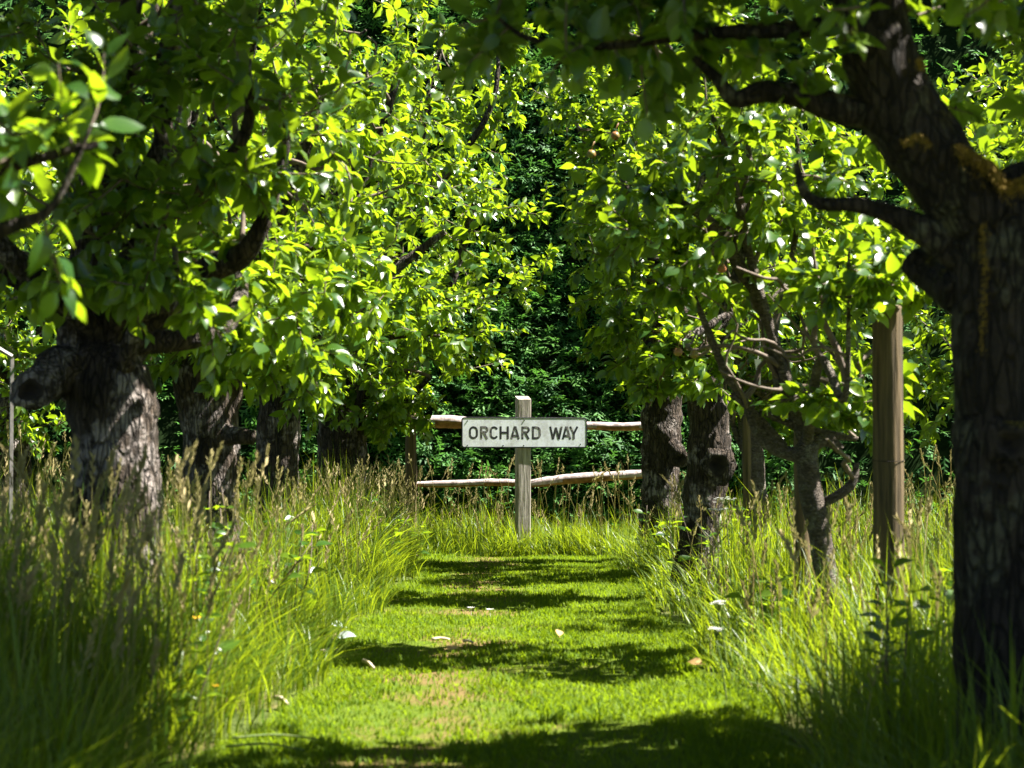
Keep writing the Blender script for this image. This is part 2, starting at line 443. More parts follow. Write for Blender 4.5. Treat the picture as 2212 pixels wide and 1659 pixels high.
long_grass('long_grass', 'uncut long grass along the left side of the path',
           [(-2.3, -0.62, 3.2, 13.9, 28000, 0.32, 0.58, 0.35), (-1.3, -0.72, 10.0, 14.0, 2300, 0.45, 0.66, 0.0), (-1.75, -0.86, 4.5, 5.75, 2600, 0.44, 0.66, 0.0), (-5.5, -2.2, 5.0, 15.2, 9000, 0.35, 0.68, 0.0)], 21)
long_grass('long_grass', 'uncut long grass along the right side of the path',
           [(0.68, 1.3, 10.0, 13.9, 1700, 0.36, 0.56, 0.0), (0.56, 2.2, 3.2, 13.9, 27000, 0.22, 0.46, 0.35), (2.1, 5.5, 5.0, 15.2, 9000, 0.32, 0.6, 0.0)], 22)
long_grass('long_grass', 'bright tufts of grass around the foot of the sign post and rail fence',
           [(-1.1, 1.1, 13.68, 15.3, 6500, 0.14, 0.30, 0.2), (-0.6, 0.6, 13.76, 13.94, 900, 0.22, 0.36, 0.0), (-5.5, 5.5, 14.35, 15.5, 4500, 0.2, 0.42, 0.0)], 23)

def seed_heads(name, label, regions, seed):
    rng = np.random.default_rng(seed); mb_v, mb_f, mb_a = [], [], []; o = 0
    for (x0, x1, y0, y1, n, hmin, hmax, style) in regions:
        xs, yy = rng.uniform(x0, x1, n), rng.uniform(y0, y1, n)
        ok = ~inside_path(xs, yy); xs, yy = xs[ok], yy[ok]
        for x, y in zip(xs, yy):
            h = rng.uniform(hmin, hmax); az = rng.uniform(0, 2 * np.pi); ln = abs(rng.normal(0.12, 0.12)); nod = rng.uniform(0.0, 0.16)
            d = np.array([math.cos(az), math.sin(az), 0])
            pts = np.array([[x, y, -0.01] + d * (h * ln * t * t + nod * max(0, t - 0.75) ** 2 * 4 * h) + np.array([0, 0, h * t - nod * max(0, t - 0.8) ** 2 * 8 * h]) for t in np.linspace(0, 1, 7)])
            var = rng.uniform(0.0, 0.95); gr = 0.05
            for sd_ in (np.array([1, 0, 0]), np.array([0, 1, 0])):       # thin crossed stalk
                w2 = 0.0013
                vv = np.concatenate([np.stack([p - sd_ * w2, p + sd_ * w2]) for p in pts])
                ff = []
                for s in range(6): a_ = 2 * s; ff += [(a_, a_ + 1, a_ + 3), (a_, a_ + 3, a_ + 2)]
                mb_v.append(vv); mb_f.append(np.array(ff) + o); mb_a.append(np.full(len(vv), gr)); o += len(vv)
            hl = rng.uniform(0.06, 0.15); st = rng.choice(3) if style < 0 else style
            ns = {0: 16, 1: 22, 2: 12}[int(st)]
            tipp, top = pts[-1], pts[-1] - pts[-2]; top = top / np.linalg.norm(top)
            for s in range(ns):                                          # spikelets
                u = s / ns; c = tipp - top * hl * (1 - u)
                a2 = rng.uniform(0, 2 * np.pi); out = np.array([math.cos(a2), math.sin(a2), 0.2])
                if st == 0: c = c + out * 0.028 * (1 - u) * rng.uniform(0.2, 1); L_, w2 = 0.010, 0.0028
                elif st == 1: c = c + out * 0.004; L_, w2 = 0.013, 0.0032
                else: c = c + out * 0.016 * (1 - u) * rng.uniform(0.3, 1.0); L_, w2 = 0.017, 0.005
                dd = top * 0.8 + out * 0.5; dd /= np.linalg.norm(dd); sd2 = np.cross(dd, [0.3, 0.9, 0.2]); sd2 /= np.linalg.norm(sd2); n3 = np.cross(dd, sd2)
                vv = np.array([c - dd * L_, c + sd2 * w2, c + dd * L_, c - sd2 * w2, c + n3 * w2, c - n3 * w2])
                mb_v.append(vv); mb_f.append(np.array([(0, 1, 2), (0, 2, 3), (0, 4, 2), (0, 2, 5)]) + o)
                mb_a.append(np.full(6, var)); o += 6
    v, f, a = np.concatenate(mb_v), np.concatenate(mb_f), np.concatenate(mb_a)
    return tag(mesh_np(name, v, f, M['seed'], var=a), label, kind='stuff')
seed_heads('grass_seed_heads', 'pale flowering grass heads standing above the left verge', [(-1.9, -0.82, 4.2, 6.2, 150, 0.46, 0.76, -1), (-2.2, -0.75, 3.9, 7.0, 260, 0.34, 0.68, -1), (-2.2, -0.75, 7.0, 13.9, 300, 0.30, 0.72, -1), (-4.6, -2.2, 6.0, 14.8, 320, 0.4, 0.9, -1), (-1.3, -0.72, 11.0, 14.2, 130, 0.35, 0.72, 0)], 31)
seed_heads('grass_seed_heads', 'pale flowering grass heads standing above the right verge', [(0.72, 2.2, 4.4, 13.9, 320, 0.25, 0.62, -1), (2.2, 4.5, 7.0, 14.8, 320, 0.4, 0.8, -1)], 32)
seed_heads('grass_seed_heads', 'thin flowering grass heads in front of the rail fence under the sign', [(-1.0, 1.0, 13.8, 14.9, 95, 0.25, 0.70, 0), (-1.0, 1.0, 13.8, 14.9, 40, 0.25, 0.72, -1)], 33)

# ------------------------------------------------------------------ leaves and trees
def leaf_template(seed, lo=False):
    r = np.random.default_rng(seed)
    ts = [0.0, 0.3, 0.66, 1.0] if lo else [0.0, 0.14, 0.34, 0.6, 0.82, 1.0]
    wmax = r.uniform(0.22, 0.33); fold = r.uniform(0.10, 0.60); droop = r.uniform(0.1, 0.85); tw = r.uniform(-0.45, 0.45)
    prof = {0.0: 0.05, 0.34: 0.98, 0.6: 0.9, 0.82: 0.48, 0.66: 0.8, 0.14: 0.62, 0.16: 0.66, 0.3: 0.95, 0.42: 1.0, 0.5: 0.98, 0.7: 0.72, 0.87: 0.34, 1.0: 0.0}
    v = []; f = []
    pet = 0.28
    v += [(-0.012, -pet, 0.05), (0.012, -pet, 0.05)]
    rows = []
    for i, t in enumerate(ts):
        z = -droop * t * t * 0.6; y = t * (1 - 0.12 * droop * t)
        if t == 1.0:
            v.append((tw * 0.1, y, z)); rows.append([len(v) - 1]); continue
        w2 = wmax * prof[t]; wob = r.uniform(-0.03, 0.03); wob2 = r.uniform(-0.03, 0.03)
        ct = tw * t
        v += [(-w2, y - 0.03, z + fold * w2 - ct * w2 + wob), (0, y, z), (w2, y - 0.03, z + fold * w2 + ct * w2 + wob2)]
        rows.append([len(v) - 3, len(v) - 2, len(v) - 1])
    f += [(0, 1, rows[0][2], rows[0][0])]
    tri = []
    for q in f: tri += [(q[0], q[1], q[2]), (q[0], q[2], q[3])]
    for a, b in zip(rows[:-1], rows[1:]):
        if len(b) == 3:
            for s in (0, 1): tri += [(a[s], a[s + 1], b[s + 1]), (a[s], b[s + 1], b[s])]
        else:
            tri += [(a[0], a[1], b[0]), (a[1], a[2], b[0])]
    return np.array(v, float), np.array(tri)
LT = [leaf_template(100 + i) for i in range(8)]
LTL = [leaf_template(200 + i, True) for i in range(6)]
LEAF_ME = []
for i, (v, f) in enumerate(LT):
    me = bpy.data.meshes.new('leaf'); me.from_pydata([tuple(p) for p in v], [], [tuple(q) for q in f.tolist()])
    me.polygons.foreach_set('use_smooth', [True] * len(me.polygons)); me.materials.append(M['leaf']); me.update(); LEAF_ME.append(me)

def frames(D, N):
    D = D / (np.linalg.norm(D, axis=1)[:, None] + 1e-9)
    N = N - D * np.sum(N * D, axis=1)[:, None]; N = N / (np.linalg.norm(N, axis=1)[:, None] + 1e-9)
    return np.cross(D, N), D, N

def leaf_mass(pos, S, D, N, size, var, kind, tmpl):
    vs, fs, vr = [], [], []; o = 0
    for ti, (tv, tf) in enumerate(tmpl):
        m = np.nonzero(kind % len(tmpl) == ti)[0]
        if len(m) == 0: continue
        V = pos[m][:, None] + size[m][:, None, None] * (tv[None, :, 0:1] * S[m][:, None] + tv[None, :, 1:2] * D[m][:, None] + tv[None, :, 2:3] * N[m][:, None])
        k = len(tv)
        fs.append((tf[None] + (np.arange(len(m)) * k)[:, None, None]).reshape(-1, 3) + o)
        vs.append(V.reshape(-1, 3)); vr.append(np.repeat(var[m], k)); o += len(m) * k
    return np.concatenate(vs), np.concatenate(fs), np.concatenate(vr)

def in_frame(p, m=60):
    px = VPX + p[:, 0] * FPX / p[:, 1]; py = HOR - (p[:, 2] - EYE) * FPX / p[:, 1]
    return (p[:, 1] > 1) & (px > -m) & (px < 2212 + m) & (py > -m) & (py < 1659 + m)

def grow(root, skel, blobs, rng, leaf_len=(0.055, 0.095), per=(10, 15), singles=300, lo=False, twigmat='twig', minz=0.0, outward=None, avoid=None, crooked=26, cknodes=None):
    """shoots that reach from the limbs to points spread through the crown; leaves along each shoot"""
    nodes = [np.asarray(skel, float)]
    tips = []
    for (c, r, n) in blobs:
        c = np.array(c, float); r = np.array(r, float)
        d = rng.normal(0, 1, (n, 3)); d /= np.linalg.norm(d, axis=1)[:, None]
        rad = rng.uniform(0.12, 1.0, n) ** 0.45
        # lumpy outline: the reach varies with direction
        lump = np.array([1 + 0.32 * mnoise.noise(Vector(q * 2.2 + c)) for q in d])
        p = c + d * r * (rad * lump)[:, None]
        tips.append(np.concatenate([p, d], 1))
    tips = np.concatenate(tips); tips = tips[tips[:, 2] > minz]
    if avoid is not None: tips = tips[~avoid(tips)]
    sk = nodes[0]
    dist = np.array([np.min(np.linalg.norm(sk - t[:3], axis=1)) for t in tips])
    order = np.argsort(dist)
    tw = MB(); LP, LD, LN, LS = [], [], [], []
    extra = []
    for b in range(crooked):
        src = sk if cknodes is None else cknodes
        p = src[rng.integers(0, len(src))].copy(); q = tips[rng.integers(0, len(tips)), :3]; pts = [p.copy()]
        dv = (q - p); dv /= np.linalg.norm(dv) + 1e-9
        for k in range(int(rng.integers(4, 8))):
            dv = dv * 0.75 + rng.normal(0, 0.42, 3) + np.array([0, 0, 0.06]); dv /= np.linalg.norm(dv)
            p = p + dv * rng.uniform(0.05, 0.12); pts.append(p.copy())
        path = spline(pts, len(pts) * 2); r0 = rng.uniform(0.006, 0.013)
        vv, ff = tube_geo(path, np.linspace(r0, r0 * 0.35, len(path)), 6, 0.25, 40, b, False); tw.add(vv, ff); extra.append(path[2:])
    if extra:
        sk = np.concatenate([sk] + extra)
        dist = np.array([np.min(np.linalg.norm(sk - t[:3], axis=1)) for t in tips]); order = np.argsort(dist)
    allnodes = np.empty((len(sk) + len(tips) * 4, 3)); allnodes[:len(sk)] = sk; cnt = len(sk)
    for ti in order:
        tip = tips[ti, :3]; od = tips[ti, 3:]
        dd = np.linalg.norm(allnodes[:cnt] - tip, axis=1)
        j = int(np.argmin(dd + 0.05 * (allnodes[:cnt, 2] > tip[2] + 0.15))); b = allnodes[j]; L = dd[j]
        if L < 0.05: 
            tip = tip + od * 0.12; L = np.linalg.norm(tip - b)
        mid = (b + tip) / 2 + rng.normal(0, 0.07, 3) * L + np.array([0, 0, -0.06 * L])
        t = np.linspace(0, 1, 6)[:, None]
        path = b * (1 - t) ** 2 + 2 * mid * t * (1 - t) + tip * t * t
        r0 = min(0.003 + 0.006 * L, 0.010)
        vv, ff = tube_geo(path, np.linspace(r0, 0.0016, 6), 3, cap=False)
        tw.add(vv, ff)
        allnodes[cnt:cnt + 4] = path[2:6]; cnt += 4
        m = rng.integers(*per)
        lenl = min(0.34, max(L, 0.16)); ax = path[-1] - path[-2]; ax /= np.linalg.norm(ax) + 1e-9
        us = np.linspace(0, 1, m) ** 0.8
        cs = np.cumsum(np.r_[0, np.linalg.norm(np.diff(path, axis=0), axis=1)])
        s = cs[-1] - lenl * (1 - us); s = np.clip(s, 0, None)
        pp = np.stack([np.interp(s, cs, path[:, k]) for k in range(3)], 1)
        a0 = rng.uniform(0, 6.28); an = a0 + np.arange(m) * 2.4 + rng.normal(0, 0.3, m)
        e1 = np.cross(ax, [0.2, 0.1, 1.0]); e1 /= np.linalg.norm(e1) + 1e-9; e2 = np.cross(ax, e1)
        rd = e1 * np.cos(an)[:, None] + e2 * np.sin(an)[:, None]
        spread = rng.uniform(0.5, 1.2, m)[:, None] * (1.25 - 0.7 * us)[:, None]
        D = ax * 0.75 + rd * spread + rng.normal(0, 0.22, (m, 3)); D[:, 2] -= rng.uniform(0.0, 0.6, m)
        D /= np.linalg.norm(D, axis=1)[:, None]
        N = np.array([0.18, 0.0, 1.0]) + ax * 0.25 + rng.normal(0, 0.56, (m, 3))
        sz = rng.uniform(*leaf_len, m) * (1 - 0.35 * us ** 3)
        LP.append(pp + D * 0.25 * sz[:, None]); LD.append(D); LN.append(N); LS.append(sz)
    pos, D, N, size = np.concatenate(LP), np.concatenate(LD), np.concatenate(LN), np.concatenate(LS)
    S, D, N = frames(D, N)
    n = len(pos); kind = rng.integers(0, 24, n)
    shade = np.array([mnoise.noise(Vector(q * 1.6)) for q in pos])
    var = np.clip(0.45 + 0.3 * shade + rng.normal(0, 0.2, n), 0.0, 0.985)
    base = np.array(root.location)
    tw.build('twigs', M[twigmat], root, kind='stuff')
    vis = np.nonzero(in_frame(pos, 10))[0]
    pick = np.array([], int)
    if singles and len(vis):
        px = VPX + pos[vis, 0] * FPX / pos[vis, 1]; py = HOR - (pos[vis, 2] - EYE) * FPX / pos[vis, 1]
        # nearest leaf of each small patch of the crown first: those are the ones one sees whole
        cell = (px // 30).astype(int) * 1000 + (py // 30).astype(int)
        o = np.argsort(pos[vis, 1] - size[vis] * 6); seen = {}; rank = np.empty(len(vis))
        for q in o:
            seen[cell[q]] = seen.get(cell[q], 0) + 1; rank[q] = seen[cell[q]] * 100 + pos[vis[q], 1]
        pick = vis[np.argsort(rank)[:singles]]
    rest = np.ones(n, bool); rest[pick] = False
    v, f, a = leaf_mass(pos[rest], S[rest], D[rest], N[rest], size[rest], var[rest], kind[rest], LTL if lo else LT)
    mesh_np('foliage', v - base, f, M['leaf'], root, True, 'stuff', a)
    for i in pick:
        o = bpy.data.objects.new('leaf', LEAF_ME[kind[i] % 8]); o.parent = root
        m4 = Matrix.Identity(4)
        for c_ in range(3):
            m4[c_][0], m4[c_][1], m4[c_][2] = S[i][c_] * size[i], D[i][c_] * size[i], N[i][c_] * size[i]
            m4[c_][3] = pos[i][c_] - base[c_]
        o.matrix_basis = m4; COL.objects.link(o)
    return pos

def limb_geo(pts, rough=0.22, sides=12, seed=0.0, ridge=0.0, step=0.022):
    """pts: rows x, y, z, r"""
    p = np.asarray(pts, float); L = np.sum(np.linalg.norm(np.diff(p[:, :3], axis=0), axis=1))
    q = spline(p, max(6, int(L / step)))
    return q, tube_geo(q[:, :3], np.maximum(q[:, 3], 0.003), sides, rough, 9 if p[0, 3] > 0.05 else 16, seed, True, ridge)

def PR(lst, d, scale=None):
    """rows (px, py, radius px[, extra depth]) at depth d -> x, y, z, r"""
    out = []
    for q in lst:
        dd = d + (q[3] if len(q) > 3 else 0.0); out.append([*P(q[0], q[1], dd), q[2] * dd / FPX])
    return out

def tree(label, d, trunk, limbs, blobs, seed, bark='bark', auto=6, leaf_len=(0.034, 0.092), per=(12, 18), singles=300, lo=False, world=None, rough=0.24, ridge=0.5, knots=(), avoid=None, minz=0.0, group='apple trees of the orchard rows', upper=()):
    rng = np.random.default_rng(seed)
    tp = PR(trunk, d) if world is None else world
    base = np.array(tp[0][:3]); base[2] = 0.0
    root = empty('apple_tree', base, label, 'tree', group)
    # flare at the foot, sunk a little into the soil
    tp = [[tp[0][0], tp[0][1], -0.05, tp[0][3] * 1.28]] + [list(q) for q in tp]
    tp[1][2] = max(tp[1][2], 0.06)
    q, (v, f) = limb_geo(tp, rough, 22, seed, ridge)
    mb = MB(); mb.add(v, f); mb.build('trunk', M[bark], root)
    skel = [q[len(q) // 2:, :3]]
    ends = []
    for lb in limbs:
        lp = PR(lb, d)
        q, (v, f) = limb_geo(lp, 0.26, 12, seed + len(skel), 0.25)
        mb = MB(); mb.add(v, f); mb.build('limb', M[bark], root); skel.append(q[len(q) // 4:, :3])
    top = np.array(tp[-1][:3]); r_top = tp[-1][3]
    for i in range(auto):
        c, r, _ = blobs[i % len(blobs)]
        dv = rng.normal(0, 1, 3); dv /= np.linalg.norm(dv); dv[2] = abs(dv[2]) * 0.9
        tgt = np.array(c) + dv * np.array(r) * 0.72
        m1 = top * 0.6 + tgt * 0.4 + rng.normal(0, 0.13, 3); m2 = top * 0.25 + tgt * 0.75 + rng.normal(0, 0.12, 3)
        rr = min(r_top * 0.55, 0.04)
        q, (v, f) = limb_geo([[*top, rr], [*m1, rr * 0.75], [*m2, rr * 0.5], [*tgt, rr * 0.22]], 0.22, 9, seed + 31 + i, 0.2, 0.035)
        mb = MB(); mb.add(v, f); mb.build('limb', M[bark], root); skel.append(q[2:, :3])
    for (kx, ky, kr, dd) in knots:                       # rimmed hollows and burrs facing the camera
        c = P(kx, ky, d + dd); rk = kr * d / FPX
        a = np.linspace(0, 2 * np.pi, 17)[:-1]
        prof = [(1.9, 0.25), (1.45, -0.06), (1.05, -0.17), (0.78, -0.06), (0.62, 0.25), (0.2, 0.6)]
        vv = []
        for (pr, py_) in prof:
            for t_ in a:
                wv = 1 + 0.55 * mnoise.noise(Vector((math.cos(t_) * 1.3, math.sin(t_) * 1.3, kx * 0.77)))
                vv.append(c + rk * np.array([math.cos(t_) * pr * wv, py_, math.sin(t_) * pr * wv * 0.9]))
        ff = []; mi = []
        for i in range(len(prof) - 1):
            for k in range(16):
                k2 = (k + 1) % 16; ff.append((i * 16 + k, i * 16 + k2, i * 16 + 16 + k2, i * 16 + 16 + k))
        ff.append(tuple((len(prof) - 1) * 16 + k for k in range(16)))
        mb = MB(); mb.add(np.array(vv), ff); mb.mi = [0] * 32 + [1] * (len(ff) - 32)
        mb.build('knot', [M[bark], M['hollow']], root)
    grow(root, np.concatenate(skel), blobs, rng, leaf_len, per, singles, lo or d > 8, minz=minz, avoid=avoid, crooked=26 if d > 5 and trunk else 0, cknodes=np.concatenate(skel[1:]) if len(skel) > 1 else None)
    if upper: grow(root, np.concatenate(skel), upper, rng, (0.09, 0.13), (8, 11), 0, True, minz=minz, crooked=0)  # out-of-frame leaf masses, added only to shade the visible parts
    return root

# left row ----------------------------------------------------------
T = {}
T['l1'] = tree('nearest old trunk on the left with sunlit right edge and sawn stub', 5.9,
     [(255, 1493, 105), (255, 1300, 97), (250, 1120, 98), (248, 980, 92), (240, 860, 88), (232, 790, 80), (240, 745, 55)],
     [[(190, 830, 62, 0.0), (140, 800, 58, -0.05), (95, 825, 48, -0.12), (62, 845, 42, -0.2)],
      [(195, 800, 66), (172, 730, 50), (182, 620, 44), (195, 500, 42), (215, 380, 38), (240, 220, 32), (270, 40, 26), (300, -120, 18)],
      [(240, 800, 44, 0.06), (310, 715, 32, 0.22), (385, 645, 30, 0.26), (450, 580, 30, 0.2), (520, 550, 26, 0.05), (570, 470, 16), (610, 340, 11), (620, 200, 8)],
      [(265, 790, 26, -0.1), (300, 660, 9, -0.2), (303, 560, 9, -0.25), (292, 450, 8, -0.25), (268, 408, 7, -0.22)],
      [(215, 420, 30), (300, 380, 24), (345, 310, 22), (343, 180, 20), (362, 60, 17), (390, -80, 12)]],
     [((-1.42, 5.9, 2.0), (0.92, 0.9, 0.92), 340), ((-0.92, 5.55, 1.6), (0.42, 0.4, 0.36), 80), ((-1.95, 5.9, 1.35), (0.5, 0.6, 0.5), 70), ((-0.95, 6.6, 1.2), (0.4, 0.3, 0.3), 50), ((-2.1, 5.9, 2.2), (0.6, 0.8, 0.7), 150), (P(350, 640, 5.55), (0.26, 0.22, 0.12), 34)],
     1, upper=[((-1.15, 5.45, 2.85), (0.72, 0.95, 0.45), 650), ((-0.62, 5.35, 2.95), (0.38, 0.85, 0.33), 240), ((-0.12, 5.4, 2.9), (0.3, 0.85, 0.22), 200), ((-0.95, 5.5, 3.3), (0.6, 0.95, 0.4), 330)], knots=[(62, 845, 26, -0.26)], per=(9, 14))  # upper: unseen leaf masses added to darken this crown's visible leaves
T['l2'] = tree('old knotty trunk on the left with a short black stub, second along the row', 8.2,
     [(455, 1349, 62), (455, 1200, 58), (455, 1050, 57), (450, 900, 62), (430, 800, 62), (420, 740, 40)],
     [[(470, 900, 30), (505, 860, 18), (508, 810, 14), (515, 700, 10), (540, 560, 8)],
      [(400, 800, 40), (380, 680, 28), (370, 520, 22), (380, 320, 16), (420, 120, 12)],
      [(450, 800, 38), (500, 680, 26), (570, 520, 20), (650, 340, 15), (700, 150, 11)],
      [(480, 945, 22, -0.05), (515, 942, 19, -0.12), (548, 944, 16, -0.14)]],
     [((-1.2, 8.2, 2.05), (0.85, 0.9, 1.0), 300), ((-0.95, 7.9, 1.3), (0.5, 0.5, 0.35), 70), ((-1.5, 7.9, 1.2), (0.45, 0.5, 0.3), 40), (P(540, 765, 7.8), (0.32, 0.3, 0.15), 50)],
     2)
T['l3'] = tree('dark upright trunk in long grass on the left, third along the row', 10.6,
     [(608, 1266, 52), (603, 1100, 46), (602, 960, 45), (605, 830, 42), (600, 740, 34), (605, 690, 22)],
     [[(600, 760, 26), (640, 640, 18), (720, 500, 14), (800, 350, 11), (860, 150, 8)],
      [(600, 790, 22), (680, 720, 16), (780, 640, 13), (880, 560, 10), (960, 500, 7)]],
     [((-1.1, 10.6, 2.05), (0.95, 1.0, 1.05), 350), ((-0.85, 10.5, 1.3), (0.55, 0.6, 0.35), 80), ((-1.4, 10.5, 2.9), (0.8, 0.9, 0.5), 80), (P(670, 815, 10.2), (0.28, 0.3, 0.16), 40)],
     3)
T['l4'] = tree('stout dark left-hand trunk nearest the rail fence', 13.2,
     [(735, 1209, 58), (735, 1080, 52), (738, 980, 52), (738, 900, 50), (730, 850, 34)],
     [[(728, 885, 24), (796, 858, 19), (870, 812, 15), (935, 720, 12), (985, 580, 9), (1030, 420, 7)],
      [(725, 890, 26), (700, 780, 18), (690, 600, 15), (725, 400, 12), (760, 220, 8)],
      [(742, 880, 26), (790, 700, 16), (860, 500, 13), (915, 260, 10), (955, 60, 7)]],
     [(P(825, 880, 12.9), (0.24, 0.3, 0.2), 46), (P(872, 900, 12.9), (0.17, 0.25, 0.16), 34), (P(1100, 130, 13.0), (0.28, 0.5, 0.38), 30), ((-0.82, 13.1, 2.1), (1.0, 1.0, 1.2), 460), ((-0.72, 12.9, 1.35), (0.5, 0.6, 0.45), 100), ((-0.55, 13.2, 3.1), (0.55, 0.7, 0.6), 90), ((-1.5, 13.1, 1.35), (0.5, 0.6, 0.4), 50)],
     4, avoid=lambda t: (t[:, 2] < 1.22) & (t[:, 0] > -0.62))
T['l0'] = tree('apple tree at the near left edge with only its leafy branch showing', 3.5, None,
     [[(-300, 500, 40), (-120, 520, 26), (40, 480, 16), (110, 440, 10), (165, 330, 6), (190, 270, 4)]],
     [((-1.45, 3.5, 2.15), (0.85, 0.8, 0.6), 260), ((-0.83, 3.5, 1.20), (0.13, 0.12, 0.12), 9), ((-1.0, 3.6, 1.25), (0.12, 0.2, 0.15), 8)],
     5, world=[[-1.4, 3.5, 0.0, 0.10], [-1.38, 3.5, 0.6, 0.09], [-1.4, 3.5, 1.1, 0.085], [-1.42, 3.52, 1.5, 0.06]], singles=120, leaf_len=(0.06, 0.09), per=(8, 12))

# right row ---------------------------------------------------------
T['r1'] = tree('big dark mossy trunk with knot hole at the right edge', 4.2,
     [(2185, 1701, 125), (2178, 1500, 112), (2168, 1200, 105), (2162, 900, 100), (2158, 680, 98), (2160, 540, 100), (2150, 450, 80)],
     [[(2140, 480, 88), (2060, 400, 86), (1985, 300, 84), (1930, 190, 84), (1890, 60, 82), (1860, -80, 70), (1840, -240, 55)],
      [(2150, 500, 62), (2190, 420, 56), (2270, 385, 50), (2420, 340, 44)],
      [(2090, 560, 40), (2010, 505, 34), (1930, 462, 24), (1850, 442, 18), (1775, 438, 15), (1738, 412, 11), (1722, 350, 8)],
      [(1925, 240, 40), (1830, 235, 36), (1740, 205, 28), (1650, 195, 24), (1590, 212, 20), (1550, 165, 14), (1500, 120, 8)],
      [(2085, 640, 46), (2020, 600, 42, 0.1), (1975, 565, 34, 0.15)],
      [(1880, 40, 30), (1700, 60, 20), (1500, 70, 14), (1300, 95, 10), (1150, 80, 7), (1070, 30, 4)]],
     [((1.3, 4.2, 2.15), (0.95, 0.75, 0.62), 185), ((0.55, 4.3, 1.75), (0.55, 0.45, 0.28), 90), ((1.5, 4.7, 1.6), (0.5, 0.5, 0.3), 50), ((0.18, 4.2, 1.64), (0.36, 0.25, 0.13), 44)],
     6, auto=0, upper=[((2.35, 3.7, 2.2), (0.7, 0.55, 0.5), 200), ((1.75, 4.5, 2.9), (0.9, 0.8, 0.4), 130), ((2.3, 4.7, 2.15), (0.7, 0.85, 0.65), 420), ((0.35, 4.45, 2.5), (0.6, 0.55, 0.32), 240), ((0.2, 4.95, 2.4), (0.4, 0.32, 0.3), 150), ((0.62, 3.75, 2.4), (0.3, 0.5, 0.3), 130)], bark='bark_moss', knots=[(2178, 958, 34, -0.114)], leaf_len=(0.035, 0.085), per=(10, 15))  # upper: unseen leaf masses added to shade both verges and its own crown
T['r2'] = tree('slim young apple tree with pale forked limbs beside the round stake', 7.1,
     [(1806, 1412, 29), (1788, 1280, 26), (1768, 1150, 25), (1750, 1060, 25), (1742, 990, 24), (1742, 960, 24)],
     [[(1742, 985, 22), (1700, 978, 16), (1660, 958, 15), (1630, 915, 13), (1607, 865, 9), (1570, 810, 10), (1540, 740, 8), (1500, 640, 6)],
      [(1690, 968, 13), (1650, 915, 9), (1618, 884, 8), (1580, 850, 6)],
      [(1745, 980, 22), (1722, 905, 13), (1690, 800, 11), (1655, 690, 10), (1590, 560, 14), (1535, 480, 13), (1470, 435, 8)],
      [(1735, 1010, 15), (1745, 968, 16), (1785, 950, 15), (1815, 972, 11)],
      [(1640, 888, 6), (1720, 920, 8), (1800, 940, 8), (1850, 948, 5)],
      [(1778, 1085, 10), (1815, 1066, 11), (1842, 1040, 9), (1850, 1000, 5)],
      [(1590, 560, 10), (1600, 470, 9), (1620, 350, 7), (1610, 250, 5)]],
     [((1.0, 7.1, 1.68), (0.82, 0.5, 0.42), 135), ((0.75, 7.2, 2.2), (0.5, 0.4, 0.25), 30), ((1.15, 6.38, 1.27), (0.28, 0.2, 0.16), 34), ((0.5, 7.0, 1.5), (0.35, 0.4, 0.25), 45), (P(1850, 830, 6.9), (0.2, 0.2, 0.16), 26)],
     7, bark='bark_young', rough=0.14, ridge=0.15, auto=3)
T['r4'] = tree('thick dark trunk with a gnarled burr right of the mown path', 9.7,
     [(1498, 1292, 52), (1510, 1150, 42), (1524, 1040, 46), (1532, 960, 46), (1528, 870, 42), (1510, 800, 40), (1500, 750, 26)],
     [[(1525, 1000, 34), (1545, 990, 34, -0.05), (1560, 985, 26, -0.08)],
      [(1505, 800, 26), (1470, 700, 18), (1420, 580, 13), (1370, 450, 9), (1330, 330, 6)],
      [(1520, 800, 24), (1560, 700, 16), (1600, 560, 12), (1620, 400, 8)]],
     [(P(1480, 800, 9.3), (0.25, 0.2, 0.13), 36), ((0.84, 9.8, 1.85), (0.66, 0.55, 0.78), 190), ((0.62, 9.6, 1.28), (0.3, 0.4, 0.28), 50)],
     8, knots=[(1546, 1003, 22, -0.165)])
T['r5'] = tree('dark rough trunk in front of the right end of the fence rails', 13.2,
     [(1424, 1207, 46), (1426, 1080, 42), (1428, 960, 41), (1432, 870, 40), (1450, 800, 30)],
     [[(1445, 820, 20), (1410, 700, 14, -0.3), (1360, 560, 11, -0.7), (1310, 420, 8, -0.9), (1290, 300, 6, -1.0)],
      [(1470, 985, 16, -0.15), (1452, 965, 20, -0.08), (1440, 960, 20)]],
     [((0.92, 12.35, 2.05), (0.72, 0.62, 0.95), 340), ((0.75, 12.6, 1.45), (0.34, 0.35, 0.32), 60), (P(1262, 250, 12.3), (0.3, 0.4, 0.4), 70), ((0.85, 12.5, 2.95), (0.5, 0.6, 0.5), 60), ((0.85, 13.0, 1.3), (0.2, 0.2, 0.2), 20)],
     9, knots=[(1466, 985, 13, -0.16)])
T['r3'] = tree('thin grey trunk with a side stake between the burred trunk and the slim tree', 11.2,
     [(1642, 1250, 30), (1640, 1160, 26), (1630, 1060, 25), (1624, 980, 24), (1612, 900, 20), (1600, 830, 14)],
     [[(1630, 1010, 10), (1600, 960, 7), (1575, 890, 5), (1560, 800, 4)]],
     [((1.45, 11.3, 1.8), (0.75, 0.75, 0.8), 300), ((1.6, 11.5, 1.02), (0.6, 0.5, 0.32), 150)],
     10, bark='bark_young', rough=0.18, ridge=0.2)
